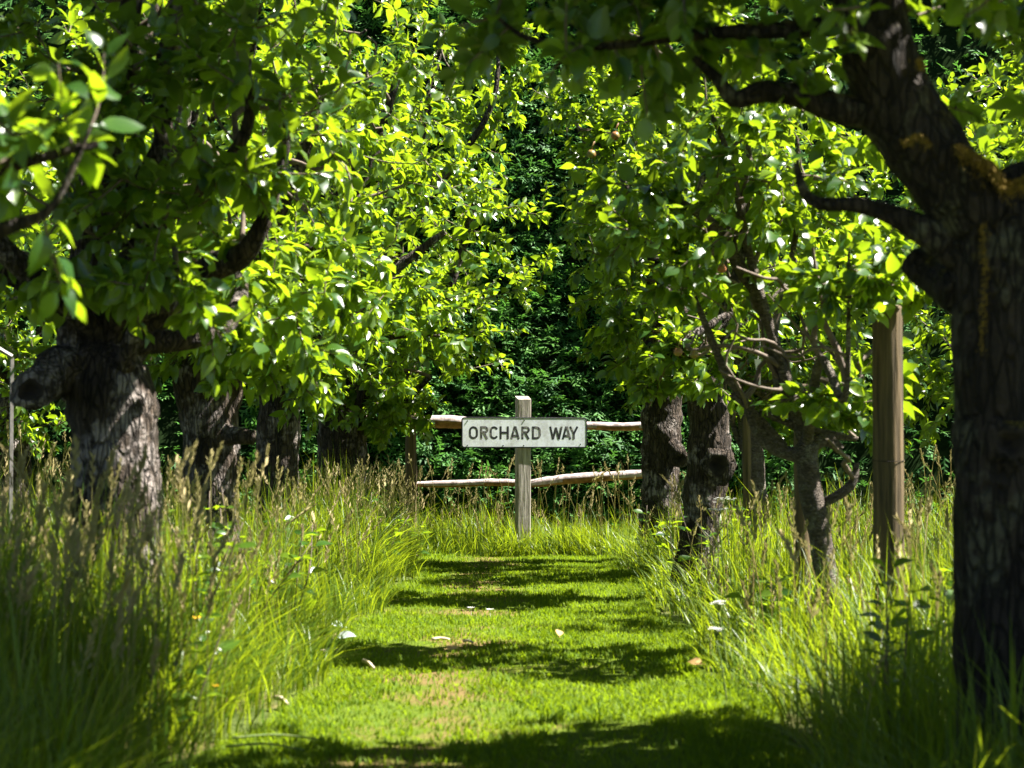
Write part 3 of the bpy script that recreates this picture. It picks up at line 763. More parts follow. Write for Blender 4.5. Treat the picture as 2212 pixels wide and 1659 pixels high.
# the neighbouring rows
def simple_tree(label, x, y, seed, n, top=2.1, r=(1.0, 1.0, 1.05), singles=150):
    return tree(label, y, None, [], [((x, y, top), r, n), ((x - 0.2, y - 0.3, top - 1.0), (0.85, 0.7, 0.5), n // 2)], seed,
                world=[[x, y, 0, 0.11], [x + 0.03, y, 0.5, 0.1], [x, y + 0.02, 0.9, 0.095], [x + 0.02, y, 1.15, 0.07]], lo=True, singles=singles)
simple_tree('apple tree in the next row to the right beyond the mossy trunk', 3.0, 12.2, 21, 300)
simple_tree('apple tree in the next row to the right seen past the round stake', 2.7, 8.6, 22, 260)
simple_tree('apple tree in the next row to the left behind the sawn stub', -3.2, 12.4, 23, 300)
simple_tree('apple tree in the next row to the left nearer the camera', -3.1, 9.0, 24, 300)

for lb, x, y, sd_ in (('right row level with', 1.25, 1.5, 25), ('left row level with', -1.5, 0.9, 26)):  # out-of-view trees continuing the rows, added to block sky light
    tree('unseen apple tree added to the %s the camera for shade' % lb, y, None, [], [((x, y, 2.35), (1.05, 1.2, 0.9), 200)], sd_,
         world=[[x, y, 0, 0.11], [x + 0.03, y, 0.5, 0.1], [x, y + 0.02, 0.9, 0.095], [x + 0.02, y, 1.3, 0.07]], lo=True, singles=0, minz=1.35, group='unseen apple trees added for shade beside the camera')

# ------------------------------------------------------------------ hedge
def frond_template(seed):
    r = np.random.default_rng(seed); v = []; f = []
    def strip(p0, p1, w2, z0, z1):
        p0, p1 = np.array(p0), np.array(p1); d = p1 - p0; nrm = np.array([-d[1], d[0]]); nrm = nrm / np.linalg.norm(nrm)
        b = len(v); a = p0 + nrm * w2 * 0.6; c = p0 - nrm * w2 * 0.6; m = p0 * 0.45 + p1 * 0.55
        v.extend([(*a, z0), (*c, z0), (*(m + nrm * w2), (z0 + z1) / 2 + 0.01), (*(m - nrm * w2), (z0 + z1) / 2 + 0.01), (*p1, z1)])
        f.extend([(b, b + 1, b + 3), (b, b + 3, b + 2), (b + 2, b + 3, b + 4)])
    strip((0, 0), (0, 1), 0.05, 0, -0.25)
    for i in range(5):
        t = 0.12 + i * 0.16; s = 1 if i % 2 else -1; L = (0.5 - 0.38 * t) * r.uniform(0.8, 1.2)
        z = -0.25 * t * t
        strip((0, t), (s * L * 0.8, t + L * 0.75), 0.052, z, z - 0.12 * r.uniform(0, 1.5))
    return np.array(v), np.array(f)
FT = [frond_template(i) for i in range(5)]
def hedge():
    x0, x1, yf, H = -7.0, 7.0, 15.35, 5.2
    root = empty('conifer_hedge', (0, yf + 0.6, 0), 'tall dark green clipped conifer hedge closing the view behind the sign', 'hedge')
    rng = np.random.default_rng(55)
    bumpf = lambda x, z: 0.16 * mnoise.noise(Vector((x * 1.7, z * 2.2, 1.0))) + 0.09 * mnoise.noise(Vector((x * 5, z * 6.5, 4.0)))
    v, f = grid(x0, x1, 0, 1, 90, 50, lambda X, Y: 0 * X)
    vv = []
    for x, t, _ in v:
        if t < 0.72: z = H * t / 0.72; vv.append((x, yf + 0.12 + 0.36 * z - bumpf(x, z), z - 0.05))
        else: vv.append((x, yf + 0.12 + 0.36 * H + (t - 0.72) / 0.28 * 1.3, H - 0.05 - 0.3 * ((t - 0.72) / 0.28) ** 2))
    nb = len(vv)
    m = MB(); m.add(np.array(vv), [tuple(q) for q in f.tolist()])
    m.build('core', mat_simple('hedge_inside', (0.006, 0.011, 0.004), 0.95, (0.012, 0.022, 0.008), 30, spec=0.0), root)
    n = 24000
    x = np.where(rng.uniform(0, 1, n) < 0.66, rng.uniform(-2.2, 2.1, n), rng.uniform(-4.6, 4.6, n)); z = rng.uniform(0.02, H, n)
    b = np.array([bumpf(p, q) for p, q in zip(x, z)])
    pos = np.stack([x, yf + 0.10 + 0.36 * z - b + rng.uniform(-0.10, 0.10, n), z], 1)
    D = np.stack([rng.normal(0, 0.65, n), -rng.uniform(0.25, 1.0, n), rng.normal(0.15, 0.45, n)], 1)
    N = np.stack([rng.normal(0, 0.4, n), rng.normal(-0.35, 0.35, n), np.full(n, 1.0)], 1)
    S, D, N = frames(D, N)
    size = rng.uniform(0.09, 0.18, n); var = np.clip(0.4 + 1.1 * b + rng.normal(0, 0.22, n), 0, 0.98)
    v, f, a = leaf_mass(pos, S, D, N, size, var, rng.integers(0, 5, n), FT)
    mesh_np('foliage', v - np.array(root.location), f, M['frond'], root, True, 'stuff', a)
hedge()

# ------------------------------------------------------------------ fence
fx = lambda px: (px - VPX) / (FPX / SIGN_D)
fzz = lambda py: EYE + (HOR - py) / (FPX / SIGN_D)
froot = empty('rail_fence', (0, 14.16, 0), 'cleft wooden post and rail fence running behind the sign', 'fence')
def rail(pts, seed):
    q = spline(pts, 60); v, f = tube_geo(q[:, :3], q[:, 3], 10, 0.20, 11, seed)
    v = np.array(v)
    m = MB()
    c = q[:, :3]
    mi = []
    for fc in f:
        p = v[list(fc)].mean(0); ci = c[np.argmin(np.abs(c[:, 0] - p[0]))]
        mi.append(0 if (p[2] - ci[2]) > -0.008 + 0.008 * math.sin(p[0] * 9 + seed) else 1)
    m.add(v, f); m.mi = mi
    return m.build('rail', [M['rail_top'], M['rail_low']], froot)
FY = 14.13
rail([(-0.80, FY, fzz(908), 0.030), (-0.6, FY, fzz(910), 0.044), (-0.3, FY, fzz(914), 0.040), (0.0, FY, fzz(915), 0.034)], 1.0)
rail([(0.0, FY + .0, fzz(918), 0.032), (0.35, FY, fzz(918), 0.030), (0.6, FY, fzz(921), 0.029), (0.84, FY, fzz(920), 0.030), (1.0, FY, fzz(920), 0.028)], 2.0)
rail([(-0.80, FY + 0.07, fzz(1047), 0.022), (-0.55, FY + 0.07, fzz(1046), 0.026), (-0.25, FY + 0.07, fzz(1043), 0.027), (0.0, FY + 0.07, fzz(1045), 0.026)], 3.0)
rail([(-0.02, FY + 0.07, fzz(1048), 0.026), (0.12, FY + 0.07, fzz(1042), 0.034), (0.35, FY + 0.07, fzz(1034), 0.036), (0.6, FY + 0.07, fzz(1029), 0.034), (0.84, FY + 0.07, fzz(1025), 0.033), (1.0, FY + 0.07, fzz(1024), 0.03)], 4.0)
def fpost(x, h, seed):
    v, f = tube_geo(spline([(x, 14.15, -0.05), (x + 0.004, 14.15, h * 0.5), (x, 14.15, h)], 24), np.linspace(0.044, 0.040, 24), 9, 0.12, 12, seed)
    m = MB(); m.add(v, f); m.build('post', M['stake'], froot)
for x, s in ((-0.82, 1), (1.0, 2)): fpost(x, 1.02, s)

# ------------------------------------------------------------------ sign
SX = fx(1130); PW = 0.094
sroot = empty('street_sign', (SX, 14.02, 0), 'weathered white street name board on a square wooden post reading ORCHARD WAY', 'sign')
post_y, post_t = 14.02, 0.094
m = MB()
hw = PW / 2; zt = fzz(855)
# square post with slightly rounded arrises and a sloping top cut
prof = []
b_ = 0.006
for (sx_, sy_) in ((-1, -1), (1, -1), (1, 1), (-1, 1)):
    for k in ((0, 1), (1, 0)) if sx_ * sy_ > 0 else ((1, 0), (0, 1)):
        prof.append((sx_ * (hw - b_ * k[0]), sy_ * (post_t / 2 - b_ * k[1])))
zs_ = list(np.linspace(-0.05, zt - 0.045, 26)); vv = []
for i, z in enumerate(zs_):
    for (a, bb) in prof:
        wv = 0.0018 * mnoise.noise(Vector((a * 30, bb * 30, z * 7)))
        vv.append((SX + a + wv - 0.004 * (1 - i / 25.0), post_y + bb + wv, z))
for (a, bb) in prof:                                      # weathered sloping top
    vv.append((SX + a, post_y + bb, zt - 0.026 + 0.026 * (bb + post_t / 2) / post_t))
ff = [tuple(range(7, -1, -1))]
for i in range(26):
    for k in range(8):
        k2 = (k + 1) % 8; ff.append((i * 8 + k, i * 8 + k2, i * 8 + 8 + k2, i * 8 + 8 + k))
ff.append(tuple(26 * 8 + k for k in range(8)))
m.add(np.array(vv), ff); m.build('post', M['post'], sroot, smooth=False)

MM = 0.0004787                                            # metres per pixel of the enlarged sign view
cx0 = 1119.0; cy0 = 655.0
Xs = lambda zx: fx(1129) + (zx - cx0) * MM
Zs = lambda zy: fzz(934) + (cy0 - zy) * MM
plate_y = post_y - post_t / 2 - 0.004                     # back of the plate
def rrect(x0, x1, z0, z1, r, n=7):
    out = []
    for (cx, cz, a0) in ((x1 - r, z1 - r, 0), (x0 + r, z1 - r, 90), (x0 + r, z0 + r, 180), (x1 - r, z0 + r, 270)):
        for i in range(n): a = R(a0 + 90 * i / (n - 1)); out.append((cx + r * math.cos(a), cz + r * math.sin(a)))
    return out
X0, X1, Z0, Z1 = Xs(180), Xs(2060), Zs(880), Zs(436)
outer = rrect(X0, X1, Z0, Z1, 0.020); inner = rrect(X0 + 0.0075, X1 - 0.0075, Z0 + 0.0075, Z1 - 0.0075, 0.0125)
no = len(outer)
m = MB()
vv = [(x, plate_y, z) for x, z in inner] + [(x, plate_y - 0.007, z) for x, z in inner]
m.add(np.array(vv), [tuple(range(no)), tuple(range(2 * no - 1, no - 1, -1))] + [(i, no + i, no + (i + 1) % no, (i + 1) % no) for i in range(no)])
plate = m.build('board', M['plate'], sroot, smooth=False)
m = MB(); L0 = []
rings = [(outer, plate_y), (outer, plate_y - 0.0072), (rrect(X0 + 0.002, X1 - 0.002, Z0 + 0.002, Z1 - 0.002, 0.0185), plate_y - 0.0083), (rrect(X0 + 0.0062, X1 - 0.0062, Z0 + 0.0062, Z1 - 0.0062, 0.0138), plate_y - 0.0083), (inner, plate_y - 0.0078), (inner, plate_y - 0.0068)]
vv = [(x, y_, z) for ring_, y_ in rings for x, z in ring_]
ff = [(r_ * no + i, r_ * no + (i + 1) % no, (r_ + 1) * no + (i + 1) % no, (r_ + 1) * no + i) for r_ in range(len(rings) - 1) for i in range(no)]
m.add(np.array(vv), ff); m.build('rim', M['rim'], sroot, smooth=False)

SW = 0.165
def arc(cx, cy, rx, ry, a0, a1, n=12): return [(cx + rx * math.cos(R(a0 + (a1 - a0) * i / n)), cy + ry * math.sin(R(a0 + (a1 - a0) * i / n))) for i in range(n + 1)]
def stroke_polys(pts, w_, closed=False):
    p = np.array(pts, float); n = len(p); quads = []
    nr = np.zeros_like(p)
    for i in range(n):
        if closed: t0, t1 = p[i] - p[i - 1], p[(i + 1) % n] - p[i]
        else: t0 = p[i] - p[max(i - 1, 0)]; t1 = p[min(i + 1, n - 1)] - p[i]
        t0 = t0 / (np.linalg.norm(t0) + 1e-9) if np.linalg.norm(t0) > 0 else t1 / np.linalg.norm(t1)
        t1 = t1 / (np.linalg.norm(t1) + 1e-9) if np.linalg.norm(t1) > 0 else t0
        b = t0 + t1; b /= np.linalg.norm(b) + 1e-9; nrm = np.array([-b[1], b[0]])
        k = 1 / max(0.45, abs(np.dot(nrm, np.array([-t0[1], t0[0]]))))
        nr[i] = nrm * w_ / 2 * k
    for i in range(n if closed else n - 1):
        j = (i + 1) % n
        quads.append([p[i] - nr[i], p[j] - nr[j], p[j] + nr[j], p[i] + nr[i]])
    return quads
def glyph(ch, w_):
    """strokes in a box w_ wide and 1 high (units of the cap height)"""
    h2 = SW / 2; a = w_ - h2
    if ch == 'O': return [(arc(w_ / 2, 1 - w_ / 2, w_ / 2 - h2, w_ / 2 - h2, 0, 180) + arc(w_ / 2, w_ / 2, w_ / 2 - h2, w_ / 2 - h2, 180, 360), True)]
    if ch == 'C': return [(arc(w_ * 0.54, 1 - w_ * .54, w_ * 0.54 - h2, w_ * .54 - h2, 22, 180) + arc(w_ * 0.54, w_ * .54, w_ * 0.54 - h2, w_ * .54 - h2, 180, 338), False)]
    if ch == 'R':
        rr = 0.27 - h2
        return [([(h2, 0), (h2, 1)], False), ([(h2, 1 - h2), (a - rr, 1 - h2)] + arc(a - rr, 1 - h2 - rr, rr, rr, 85, -85) + [(a - rr, 1 - h2 - 2 * rr), (h2, 1 - h2 - 2 * rr)], False),
                ([(w_ * 0.42, 1 - h2 - 2 * rr), (w_ - h2 * 1.05, 0)], False)]
    if ch == 'H': return [([(h2, 0), (h2, 1)], False), ([(a, 0), (a, 1)], False), ([(h2, 0.51), (a, 0.51)], False)]
    if ch == 'A': return [([(h2, 0), (w_ / 2 - 0.02, 1)], False), ([(w_ / 2 + 0.02, 1), (a, 0)], False), ([(w_ * 0.2, 0.27), (w_ * 0.8, 0.27)], False)]
    if ch == 'D':
        rr = 0.36 - h2 if w_ > .6 else .3
        return [([(h2, 0), (h2, 1)], False), ([(h2, 1 - h2), (a - rr, 1 - h2)] + arc(a - rr, 1 - h2 - rr, rr, rr, 85, 5, 6) + arc(a - rr, h2 + rr, rr, rr, -5, -85, 6) + [(a - rr, h2), (h2, h2)], False)]
    if ch == 'W': return [([(h2, 1), (w_ * 0.28, 0)], False), ([(w_ * 0.28, 0.0), (w_ * 0.5, 0.92)], False), ([(w_ * 0.5, 0.92), (w_ * 0.72, 0.0)], False), ([(w_ * 0.72, 0), (a, 1)], False)]
    if ch == 'Y': return [([(h2, 1), (w_ / 2, 0.42)], False), ([(a, 1), (w_ / 2, 0.42)], False), ([(w_ / 2, 0.46), (w_ / 2, 0)], False)]
LET = [('O', 288, 422), ('R', 455, 578), ('C', 597, 714), ('H', 744, 882), ('A', 903, 1047), ('R', 1070, 1197), ('D', 1228, 1362), ('W', 1488, 1692), ('A', 1678, 1822), ('Y', 1788, 1932)]
CAP = 187.0
for li, (ch, a_, b2) in enumerate(LET):
    wu = (b2 - a_) / CAP; m = MB(); yb = plate_y - 0.0074; dy = 0
    for si, (pts, closed) in enumerate(glyph(ch, wu)):
        for qd in stroke_polys(pts, SW, closed):
            fr = [(Xs(a_ + q[0] * CAP), yb - 0.00018 * si, Zs(756 - q[1] * CAP)) for q in qd]
            m.add(np.array(fr), [(0, 1, 2, 3)])
    # a letter is a thin skin of paint lying just proud of the board
    m.build('letter', M['letter'], sroot, smooth=False)
for (zx, zy) in ((1115, 478), (1105, 846), (266, 492), (266, 846), (797, 846), (1962, 828)):   # fixings
    m = MB(); v, f = tube_geo(np.array([(Xs(zx), plate_y - 0.007, Zs(zy)), (Xs(zx), plate_y - 0.0095, Zs(zy)), (Xs(zx), plate_y - 0.0105, Zs(zy))]), [0.0042, 0.0042, 0.002], 8)
    m.add(v, f); m.build('screw', M['rim'], sroot)

sroot.rotation_euler = (0, 0, R(14.0))
# ------------------------------------------------------------------ stakes, frame, tag
def round_stake(px, d, rpx, pytop, label, name='wooden_stake', seed=0):
    x = (px - VPX) * d / FPX; r = rpx * d / FPX; zt = EYE + (HOR - pytop) * d / FPX
    o = empty(name, (x, d, 0), label, 'stake')
    n = 46; path = np.stack([np.full(n, x), np.full(n, d), np.r_[np.linspace(-0.05, zt - 0.012, n - 2), zt - 0.004, zt]], 1)
    rr = np.r_[np.linspace(r * 1.05, r, n - 2), r * 0.94, r * 0.8]
    v, f = tube_geo(path, rr, 24, 0.05, 5, seed); m = MB(); m.add(v, f); m.build('shaft', M['stake'], o)
    return o
st = round_stake(1917, 6.6, 32.5, 660, 'tall round brown wooden stake between the slim tree and the mossy trunk', seed=3)
v, f = tube_geo(np.array([(st.location.x + 0.0525 * math.cos(a), 6.6 + 0.0525 * math.sin(a), P(0, 994, 6.6)[2] + 0.004 * math.sin(a)) for a in np.linspace(0, 2 * np.pi, 25)]), np.full(25, 0.0011), 5)
m = MB(); m.add(v, f); m.build('wire_tie', M['hollow'], st)
round_stake(1731, 7.45, 17, 830, 'thin dark stake close behind the slim pale-limbed tree', seed=5)
round_stake(1613, 11.1, 9, 900, 'short stake against the left side of the thin grey trunk', seed=6)
fr = empty('metal_frame', (*P(22, 1180, 9.0)[:2], 0), 'thin galvanised frame with a sloping top bar at the left edge', 'frame')
def bar(name, p0, p1, w2):
    d = np.array(p1) - np.array(p0); m = MB(); v, f = tube_geo(np.array([p0, (np.array(p0) + p1) / 2, p1]), [w2] * 3, 4); m.add(v, f); m.build(name, M['metal'], fr, smooth=False)
pt = P(23, 770, 9.0)
bar('upright', (pt[0], 9.0, -0.05), (pt[0], 9.0, pt[2]), 0.0105)
pe = P(-70, 715, 9.0)
bar('top_bar', (pt[0], 9.0, pt[2]), tuple(pe), 0.0105)
bar('upright', (pe[0], 9.0, -0.05), tuple(pe), 0.0105)
a = P(1637, 776, 8.0); b2 = P(1641, 832, 8.0)
tg = MB(); ww = 0.0135
vv = [(a[0] - ww, 8.0, a[2]), (a[0] + ww, 8.0, a[2]), (b2[0] + 0.004, 8.006, b2[2]), (b2[0] - 0.003, 8.006, b2[2])]
vv += [(x, y_ + 0.0015, z) for x, y_, z in vv]
tg.add(np.array(vv), [(0, 1, 2, 3), (7, 6, 5, 4), (0, 4, 5, 1), (1, 5, 6, 2), (2, 6, 7, 3), (3, 7, 4, 0)])
v, f = tube_geo(np.array([(a[0], 8.0008, a[2] - 0.004), (a[0] + 0.01, 8.0, a[2] + 0.06), (a[0], 7.98, a[2] + 0.14)]), [0.0012] * 3, 4); tg.add(v, f)
tag(tg.build('plant_label', M['tag'], smooth=False), 'narrow white plastic tag hanging under the leaves right of the burred trunk', 'label')

# moss cushions on the big right trunk and limbs
def moss(root, items, seed):
    rng = np.random.default_rng(seed); parts = []
    for (pts, thick, n) in items:
        q = spline(pts, 60); idx = rng.integers(0, 60, n); lump = 0.6 + 0.8 * np.abs(np.sin(idx * 0.37))
        p = np.array([P(q[i][0] + rng.normal(0, 5), q[i][1] + abs(rng.normal(0, thick * l)), q[i][2] + rng.normal(0, 0.03)) for i, l in zip(idx, lump)])
        parts.append(blades(p, rng.uniform(0.003, 0.009, n), rng.uniform(0.0018, 0.0035, n), rng.uniform(0.2, 1.2, n), 2, rng, rng.uniform(0, 1, n)))
    v, f, a = merge(parts); mesh_np('moss', v - np.array(root.location), f, M['moss'], root, kind='stuff', var=a)
moss(T['r1'], [([(2072, 312, 4.13), (2110, 332, 4.12), (2150, 356, 4.12), (2175, 392, 4.12), (2225, 380, 4.12)], 15, 5200), ([(1990, 122, 4.1), (1996, 140, 4.1)], 7, 260), ([(1955, 305, 4.09), (1985, 290, 4.09), (2010, 310, 4.09)], 7, 500),
              ([(2125, 480, 4.1), (2128, 600, 4.1), (2120, 760, 4.1)], 9, 700)], 3)

# fruitlets on the right-hand trees
for (key, px, py, d) in (('r2', 1278, 330, 7.0), ('r2', 1330, 290, 7.05), ('r2', 1560, 580, 6.9), ('r2', 1858, 620, 6.7), ('r2', 1465, 760, 6.9), ('r2', 1500, 765, 6.95), ('r5', 1300, 560, 12.9)):
    c = P(px, py, d); root = T[key]; m = MB(); rr = 0.016
    vs = []; fs = []
    for i in range(7):
        th = math.pi * i / 6; rad = rr * math.sin(th) * (1 - 0.12 * math.cos(th)); z = rr * 0.95 * math.cos(th) - (0.3 * rr if i == 0 else 0)
        for k in range(10): vs.append(c + np.array([rad * math.cos(k * .6283), rad * math.sin(k * .6283), z]))
    for i in range(6):
        for k in range(10): fs.append((i * 10 + k, i * 10 + 10 + k, i * 10 + 10 + (k + 1) % 10, i * 10 + (k + 1) % 10))
    m.add(np.array(vs), fs)
    v, f = tube_geo(np.array([c + [0, 0, rr * .6], c + [0.004, 0, rr * 1.8], c + [0.012, 0.004, rr * 2.8]]), [0.0015] * 3, 5); m.add(v, f)
    m.build('apple', M['fruit'], root)

# ------------------------------------------------------------------ weeds, flowers, litter
def sprig(px, py, d, h, n, seed, label, leaf=(0.03, 0.055), name='leafy_sucker', grp='leafy suckers in the left verge'):
    rng = np.random.default_rng(seed); c = P(px, py, d); base = np.array([c[0], d, 0.0])
    root = empty(name, base, label, 'plant', grp)
    for s in range(3):
        tip = base + np.array([rng.normal(0, 0.10), rng.normal(0, 0.08), h * rng.uniform(0.75, 1.05)])
        path = spline([base + [rng.normal(0, .02), rng.normal(0, .02), -0.01], base * .5 + tip * .5 + rng.normal(0, 0.03, 3), tip], 9)
        v, f = tube_geo(path, np.linspace(0.004, 0.0015, 9), 5); m = MB(); m.add(v, f); m.build('stem', M['twig'], root)
        for i in range(n):
            u = 0.3 + 0.7 * (i + 0.5) / n; p = path[min(8, int(u * 8))] * 1.0; an = i * 2.4 + s
            D = np.array([[math.cos(an), math.sin(an), rng.uniform(0.1, 0.6)]]); N = np.array([[0.1, -0.2, 1.0]]) + rng.normal(0, .3, (1, 3))
            S, D, N = frames(D, N); sz = rng.uniform(*leaf)
            o = bpy.data.objects.new('leaf', LEAF_ME[rng.integers(0, 8)]); o.parent = root; m4 = Matrix.Identity(4); q = p + D[0] * sz * .28 - base
            for c_ in range(3): m4[c_][0], m4[c_][1], m4[c_][2], m4[c_][3] = S[0][c_] * sz, D[0][c_] * sz, N[0][c_] * sz, q[c_]
            o.matrix_basis = m4; COL.objects.link(o)
sprig(425, 940, 6.9, 0.72, 16, 1, 'tallest leafy sucker beside the trunk with the black stub')
sprig(470, 1100, 6.3, 0.60, 16, 2, 'bushy leafy sucker in the grass right of the sunlit trunk')
sprig(390, 1150, 5.6, 0.52, 16, 3, 'low leafy sucker at the foot of the sunlit trunk')
sprig(520, 1180, 6.6, 0.50, 14, 4, 'small leafy sucker in the verge nearest the path edge')

wr = np.random.default_rng(91)
WEEDS = [(-0.86, 4.75, 'left', 'at the left mown edge closest to the camera'), (-1.25, 5.2, 'left', 'in front of the trunk with the sunlit edge'),
         (-0.86, 7.3, 'left', 'behind the large grey leaf at the mown edge'), (-1.1, 7.7, 'left', 'in front of the trunk with the black stub'),
         (-1.05, 9.6, 'left', 'among the grass before the third left trunk'), (-0.86, 11.4, 'left', 'at the left edge of the farthest shadow band'),
         (-0.78, 13.4, 'left', 'at the foot of the left fence post'), (0.85, 4.8, 'right', 'at the right mown edge closest to the camera'),
         (1.08, 5.4, 'right', 'between the mossy trunk and the round stake'), (1.3, 6.2, 'right', 'in front of the foot of the round stake'),
         (0.85, 7.0, 'right', 'on the path side of the slim young tree'), (0.8, 9.2, 'right', 'in front of the trunk with the burr'),
         (1.2, 10.6, 'right', 'in front of the thin grey trunk'), (0.74, 12.8, 'right', 'at the foot of the trunk hiding the rail end')]
for i, (xx, yy, side, where) in enumerate(WEEDS):
    sprig(VPX + xx * FPX / yy, 0, yy, wr.uniform(0.25, 0.48), 12, 100 + i, 'low leafy weed ' + where, (0.03, 0.08), 'leafy_weed', 'leafy weeds in the %s verge' % side)

def flower(name, label, cat, px, py, d, h, mat, r, petals, group):
    c = P(px, py, d); x = c[0]; z = c[2] if h is None else h
    root = empty(name, (x, d, 0), label, cat, group)
    v, f = tube_geo(spline([(x - 0.02, d + 0.01, -0.01), (x - 0.005, d, z * .6), (x, d, z)], 8), np.linspace(0.0018, 0.0012, 8), 5)
    m = MB(); m.add(v, f); m.build('stem', M['stem'], root)
    m = MB()
    for i in range(petals):
        a = 2 * math.pi * i / petals; e = np.array([math.cos(a), math.sin(a) * 0.9, 0.35]); s = np.array([-math.sin(a), math.cos(a), 0])
        o = np.array([x, d, z])
        m.add(np.array([o, o + e * r * .6 + s * r * .38, o + e * r + [0, 0, r * .15], o + e * r * .6 - s * r * .38]), [(0, 1, 2, 3)])
    m.build('petals', M[mat], root, smooth=False)
flower('buttercup', 'orange yellow flower in the left verge, lower of the two near each other', 'flower', 398, 1384, 4.9, None, 'yellow', 0.013, 5, 'yellow flowers in the left verge')
flower('buttercup', 'orange yellow flower in the left verge, upper of the two near each other', 'flower', 427, 1336, 5.1, None, 'yellow', 0.014, 5, 'yellow flowers in the left verge')
flower('buttercup', 'orange yellow flower low in the left verge near the mown edge', 'flower', 468, 1481, 4.75, None, 'yellow', 0.010, 5, 'yellow flowers in the left verge')

def umbel(px, py, d, r, label, grp='white umbels in the right verge'):
    c = P(px, py, d); rng = np.random.default_rng(int(px)); root = empty('cow_parsley', (c[0], d, 0), label, 'flower', grp)
    m = MB(); v, f = tube_geo(spline([(c[0] + .03, d, -0.01), (c[0] + .015, d, c[2] * .5), (c[0], d, c[2] - .03)], 9), np.linspace(.003, .0018, 9), 5); m.add(v, f)
    fl = MB()
    for i in range(13):
        a = i * 2.4; rr = r * math.sqrt((i + .5) / 13); e = np.array([c[0] + rr * math.cos(a), d + rr * math.sin(a), c[2] + rng.normal(0, .003)])
        v, f = tube_geo(np.array([(c[0], d, c[2] - .03), (e + [c[0], d, c[2] - .01]) / 2, e]), [.0009] * 3, 4); m.add(v, f)
        for k in range(7):
            b = k * .9; q = e + np.array([.006 * math.cos(b) * (k > 0), .006 * math.sin(b) * (k > 0), .002])
            fl.add(np.array([q + [.0032 * math.cos(t), .0032 * math.sin(t), .0012 * (-1) ** s] for s, t in enumerate(np.linspace(0, 5.3, 6))]), [(0, 1, 2, 3, 4, 5)])
    m.build('stem', M['stem'], root); fl.build('petals', M['white'], root, smooth=False)
umbel(1567, 1078, 8.6, 0.055, 'white umbel beside the burred trunk, upper of the pair')
umbel(1552, 1100, 8.4, 0.045, 'white umbel beside the burred trunk, lower of the pair')
umbel(1551, 1301, 6.2, 0.022, 'small white umbel low in the right verge at the bend of the mown edge')
umbel(1546, 1358, 5.6, 0.018, 'smallest white umbel in the right verge closest to the camera')

gy = lambda py: FPX * EYE / (py - HOR)
def twigthing(name, label, cat, px0, py0, px1, py1, r, mat, lift=0.016, group=None, n=7):
    a = P(px0, py0, gy(py0)); b = P(px1, py1, gy(py1)); a[2] = lift; b[2] = lift * 0.7
    mid = (a + b) / 2 + np.array([0, 0.01, lift * .25]); q = spline([a, mid, b], n)
    v, f = tube_geo(q, np.linspace(r, r * .7, n), 7, 0.2, 40, px0); m = MB(); m.add(v, f)
    return tag(m.build(name, M[mat]), label, cat, group)
twigthing('fallen_twig', 'pale thick twig lying at the left mown edge below the grey leaf', 'twig', 690, 1420, 728, 1408, 0.010, 'straw')
twigthing('fallen_twig', 'short straight pale stick lying askew on the left of the path', 'twig', 786, 1436, 808, 1448, 0.007, 'straw')
twigthing('fallen_twig', 'curved pale bark sliver in the sunny middle of the path', 'twig', 934, 1388, 972, 1386, 0.0055, 'straw')
twigthing('fallen_twig', 'small pale chip near the left edge in the foreground lawn', 'twig', 598, 1517, 622, 1526, 0.008, 'straw')
twigthing('fallen_twig', 'little pale stick on the sunny lawn right of the bark sliver', 'twig', 1000, 1392, 1022, 1393, 0.006, 'straw')
twigthing('fallen_stalk', 'dark arching stalk on the lawn at bottom left, upper of the two', 'stalk', 505, 1618, 690, 1612, 0.0028, 'stem', 0.03, 'dark stalks at bottom left', 12)
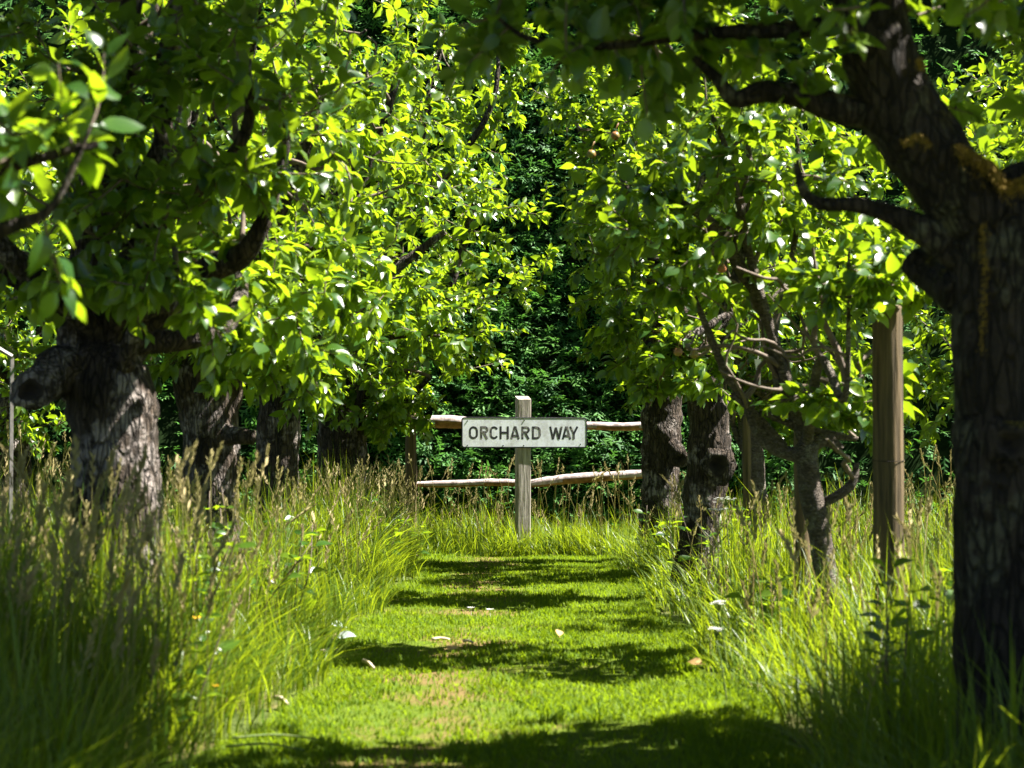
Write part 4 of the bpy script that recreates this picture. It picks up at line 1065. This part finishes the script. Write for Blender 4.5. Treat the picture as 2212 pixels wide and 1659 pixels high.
twigthing('fallen_stalk', 'dark arching stalk on the lawn at bottom left, lower of the two', 'stalk', 490, 1642, 660, 1640, 0.0028, 'stem', 0.035, 'dark stalks at bottom left', 12)
def fallen(name, label, px, py, size, mat, seed, tilt=0.6):
    d = gy(py); c = P(px, py, d); rng = np.random.default_rng(seed)
    D = np.array([[rng.normal(), rng.normal() * .5, 0.3]]); N = np.array([[rng.normal(0, .3), -tilt, 1.0]]); S, D, N = frames(D, N)
    v, f, a = leaf_mass(np.array([[c[0], d, 0.028]]), S, D, N, np.array([size]), np.array([0.5]), np.array([seed % 8]), LT)
    # a leaf with a little thickness
    n = len(v); v2 = np.concatenate([v, v - N[0] * 0.0006]); f2 = np.concatenate([f, f[:, ::-1] + n])
    return tag(mesh_np(name, v2, f2, M[mat]), label, 'leaf')
fallen('fallen_leaf', 'large silvery grey leaf lying at the left mown edge', 730, 1388, 0.085, 'palegrey', 3, 1.2)
fallen('fallen_leaf', 'second silvery leaf just behind the large grey one', 742, 1368, 0.06, 'palegrey', 5, 1.0)
fallen('fallen_leaf', 'curled brown leaf left of the big shadow on the path', 967, 1417, 0.05, 'deadleaf', 6, 1.2)
fallen('fallen_leaf', 'pale dry leaf lying in the shadow right of the path centre', 1208, 1388, 0.05, 'deadleaf', 12, 0.8)
fallen('fallen_leaf', 'orange brown leaf at the right mown edge', 1515, 1450, 0.05, 'deadleaf', 9, 0.9)
def daisy(px, py, label):
    d = gy(py); c = P(px, py, d); m = MB(); o = np.array([c[0], d, 0.024])
    for i in range(10):
        a = i * .6283; e = np.array([math.cos(a), math.sin(a) * .8 - .3, .5]); s = np.array([-math.sin(a), math.cos(a), 0]); m.add(np.array([o, o + e * .012 + s * .005, o + e * .019, o + e * .012 - s * .005]), [(0, 1, 2, 3)])
    v, f = tube_geo(np.array([(c[0], d, -0.005), (c[0], d, .015), o]), [.0012] * 3, 5); m.add(v, f)
    tag(m.build('daisy', M['white'], smooth=False), label, 'flower', 'daisies on the path')
daisy(1018, 1326, 'single white daisy in the middle shadow band, left one')
daisy(1059, 1330, 'single white daisy in the middle shadow band, right one')
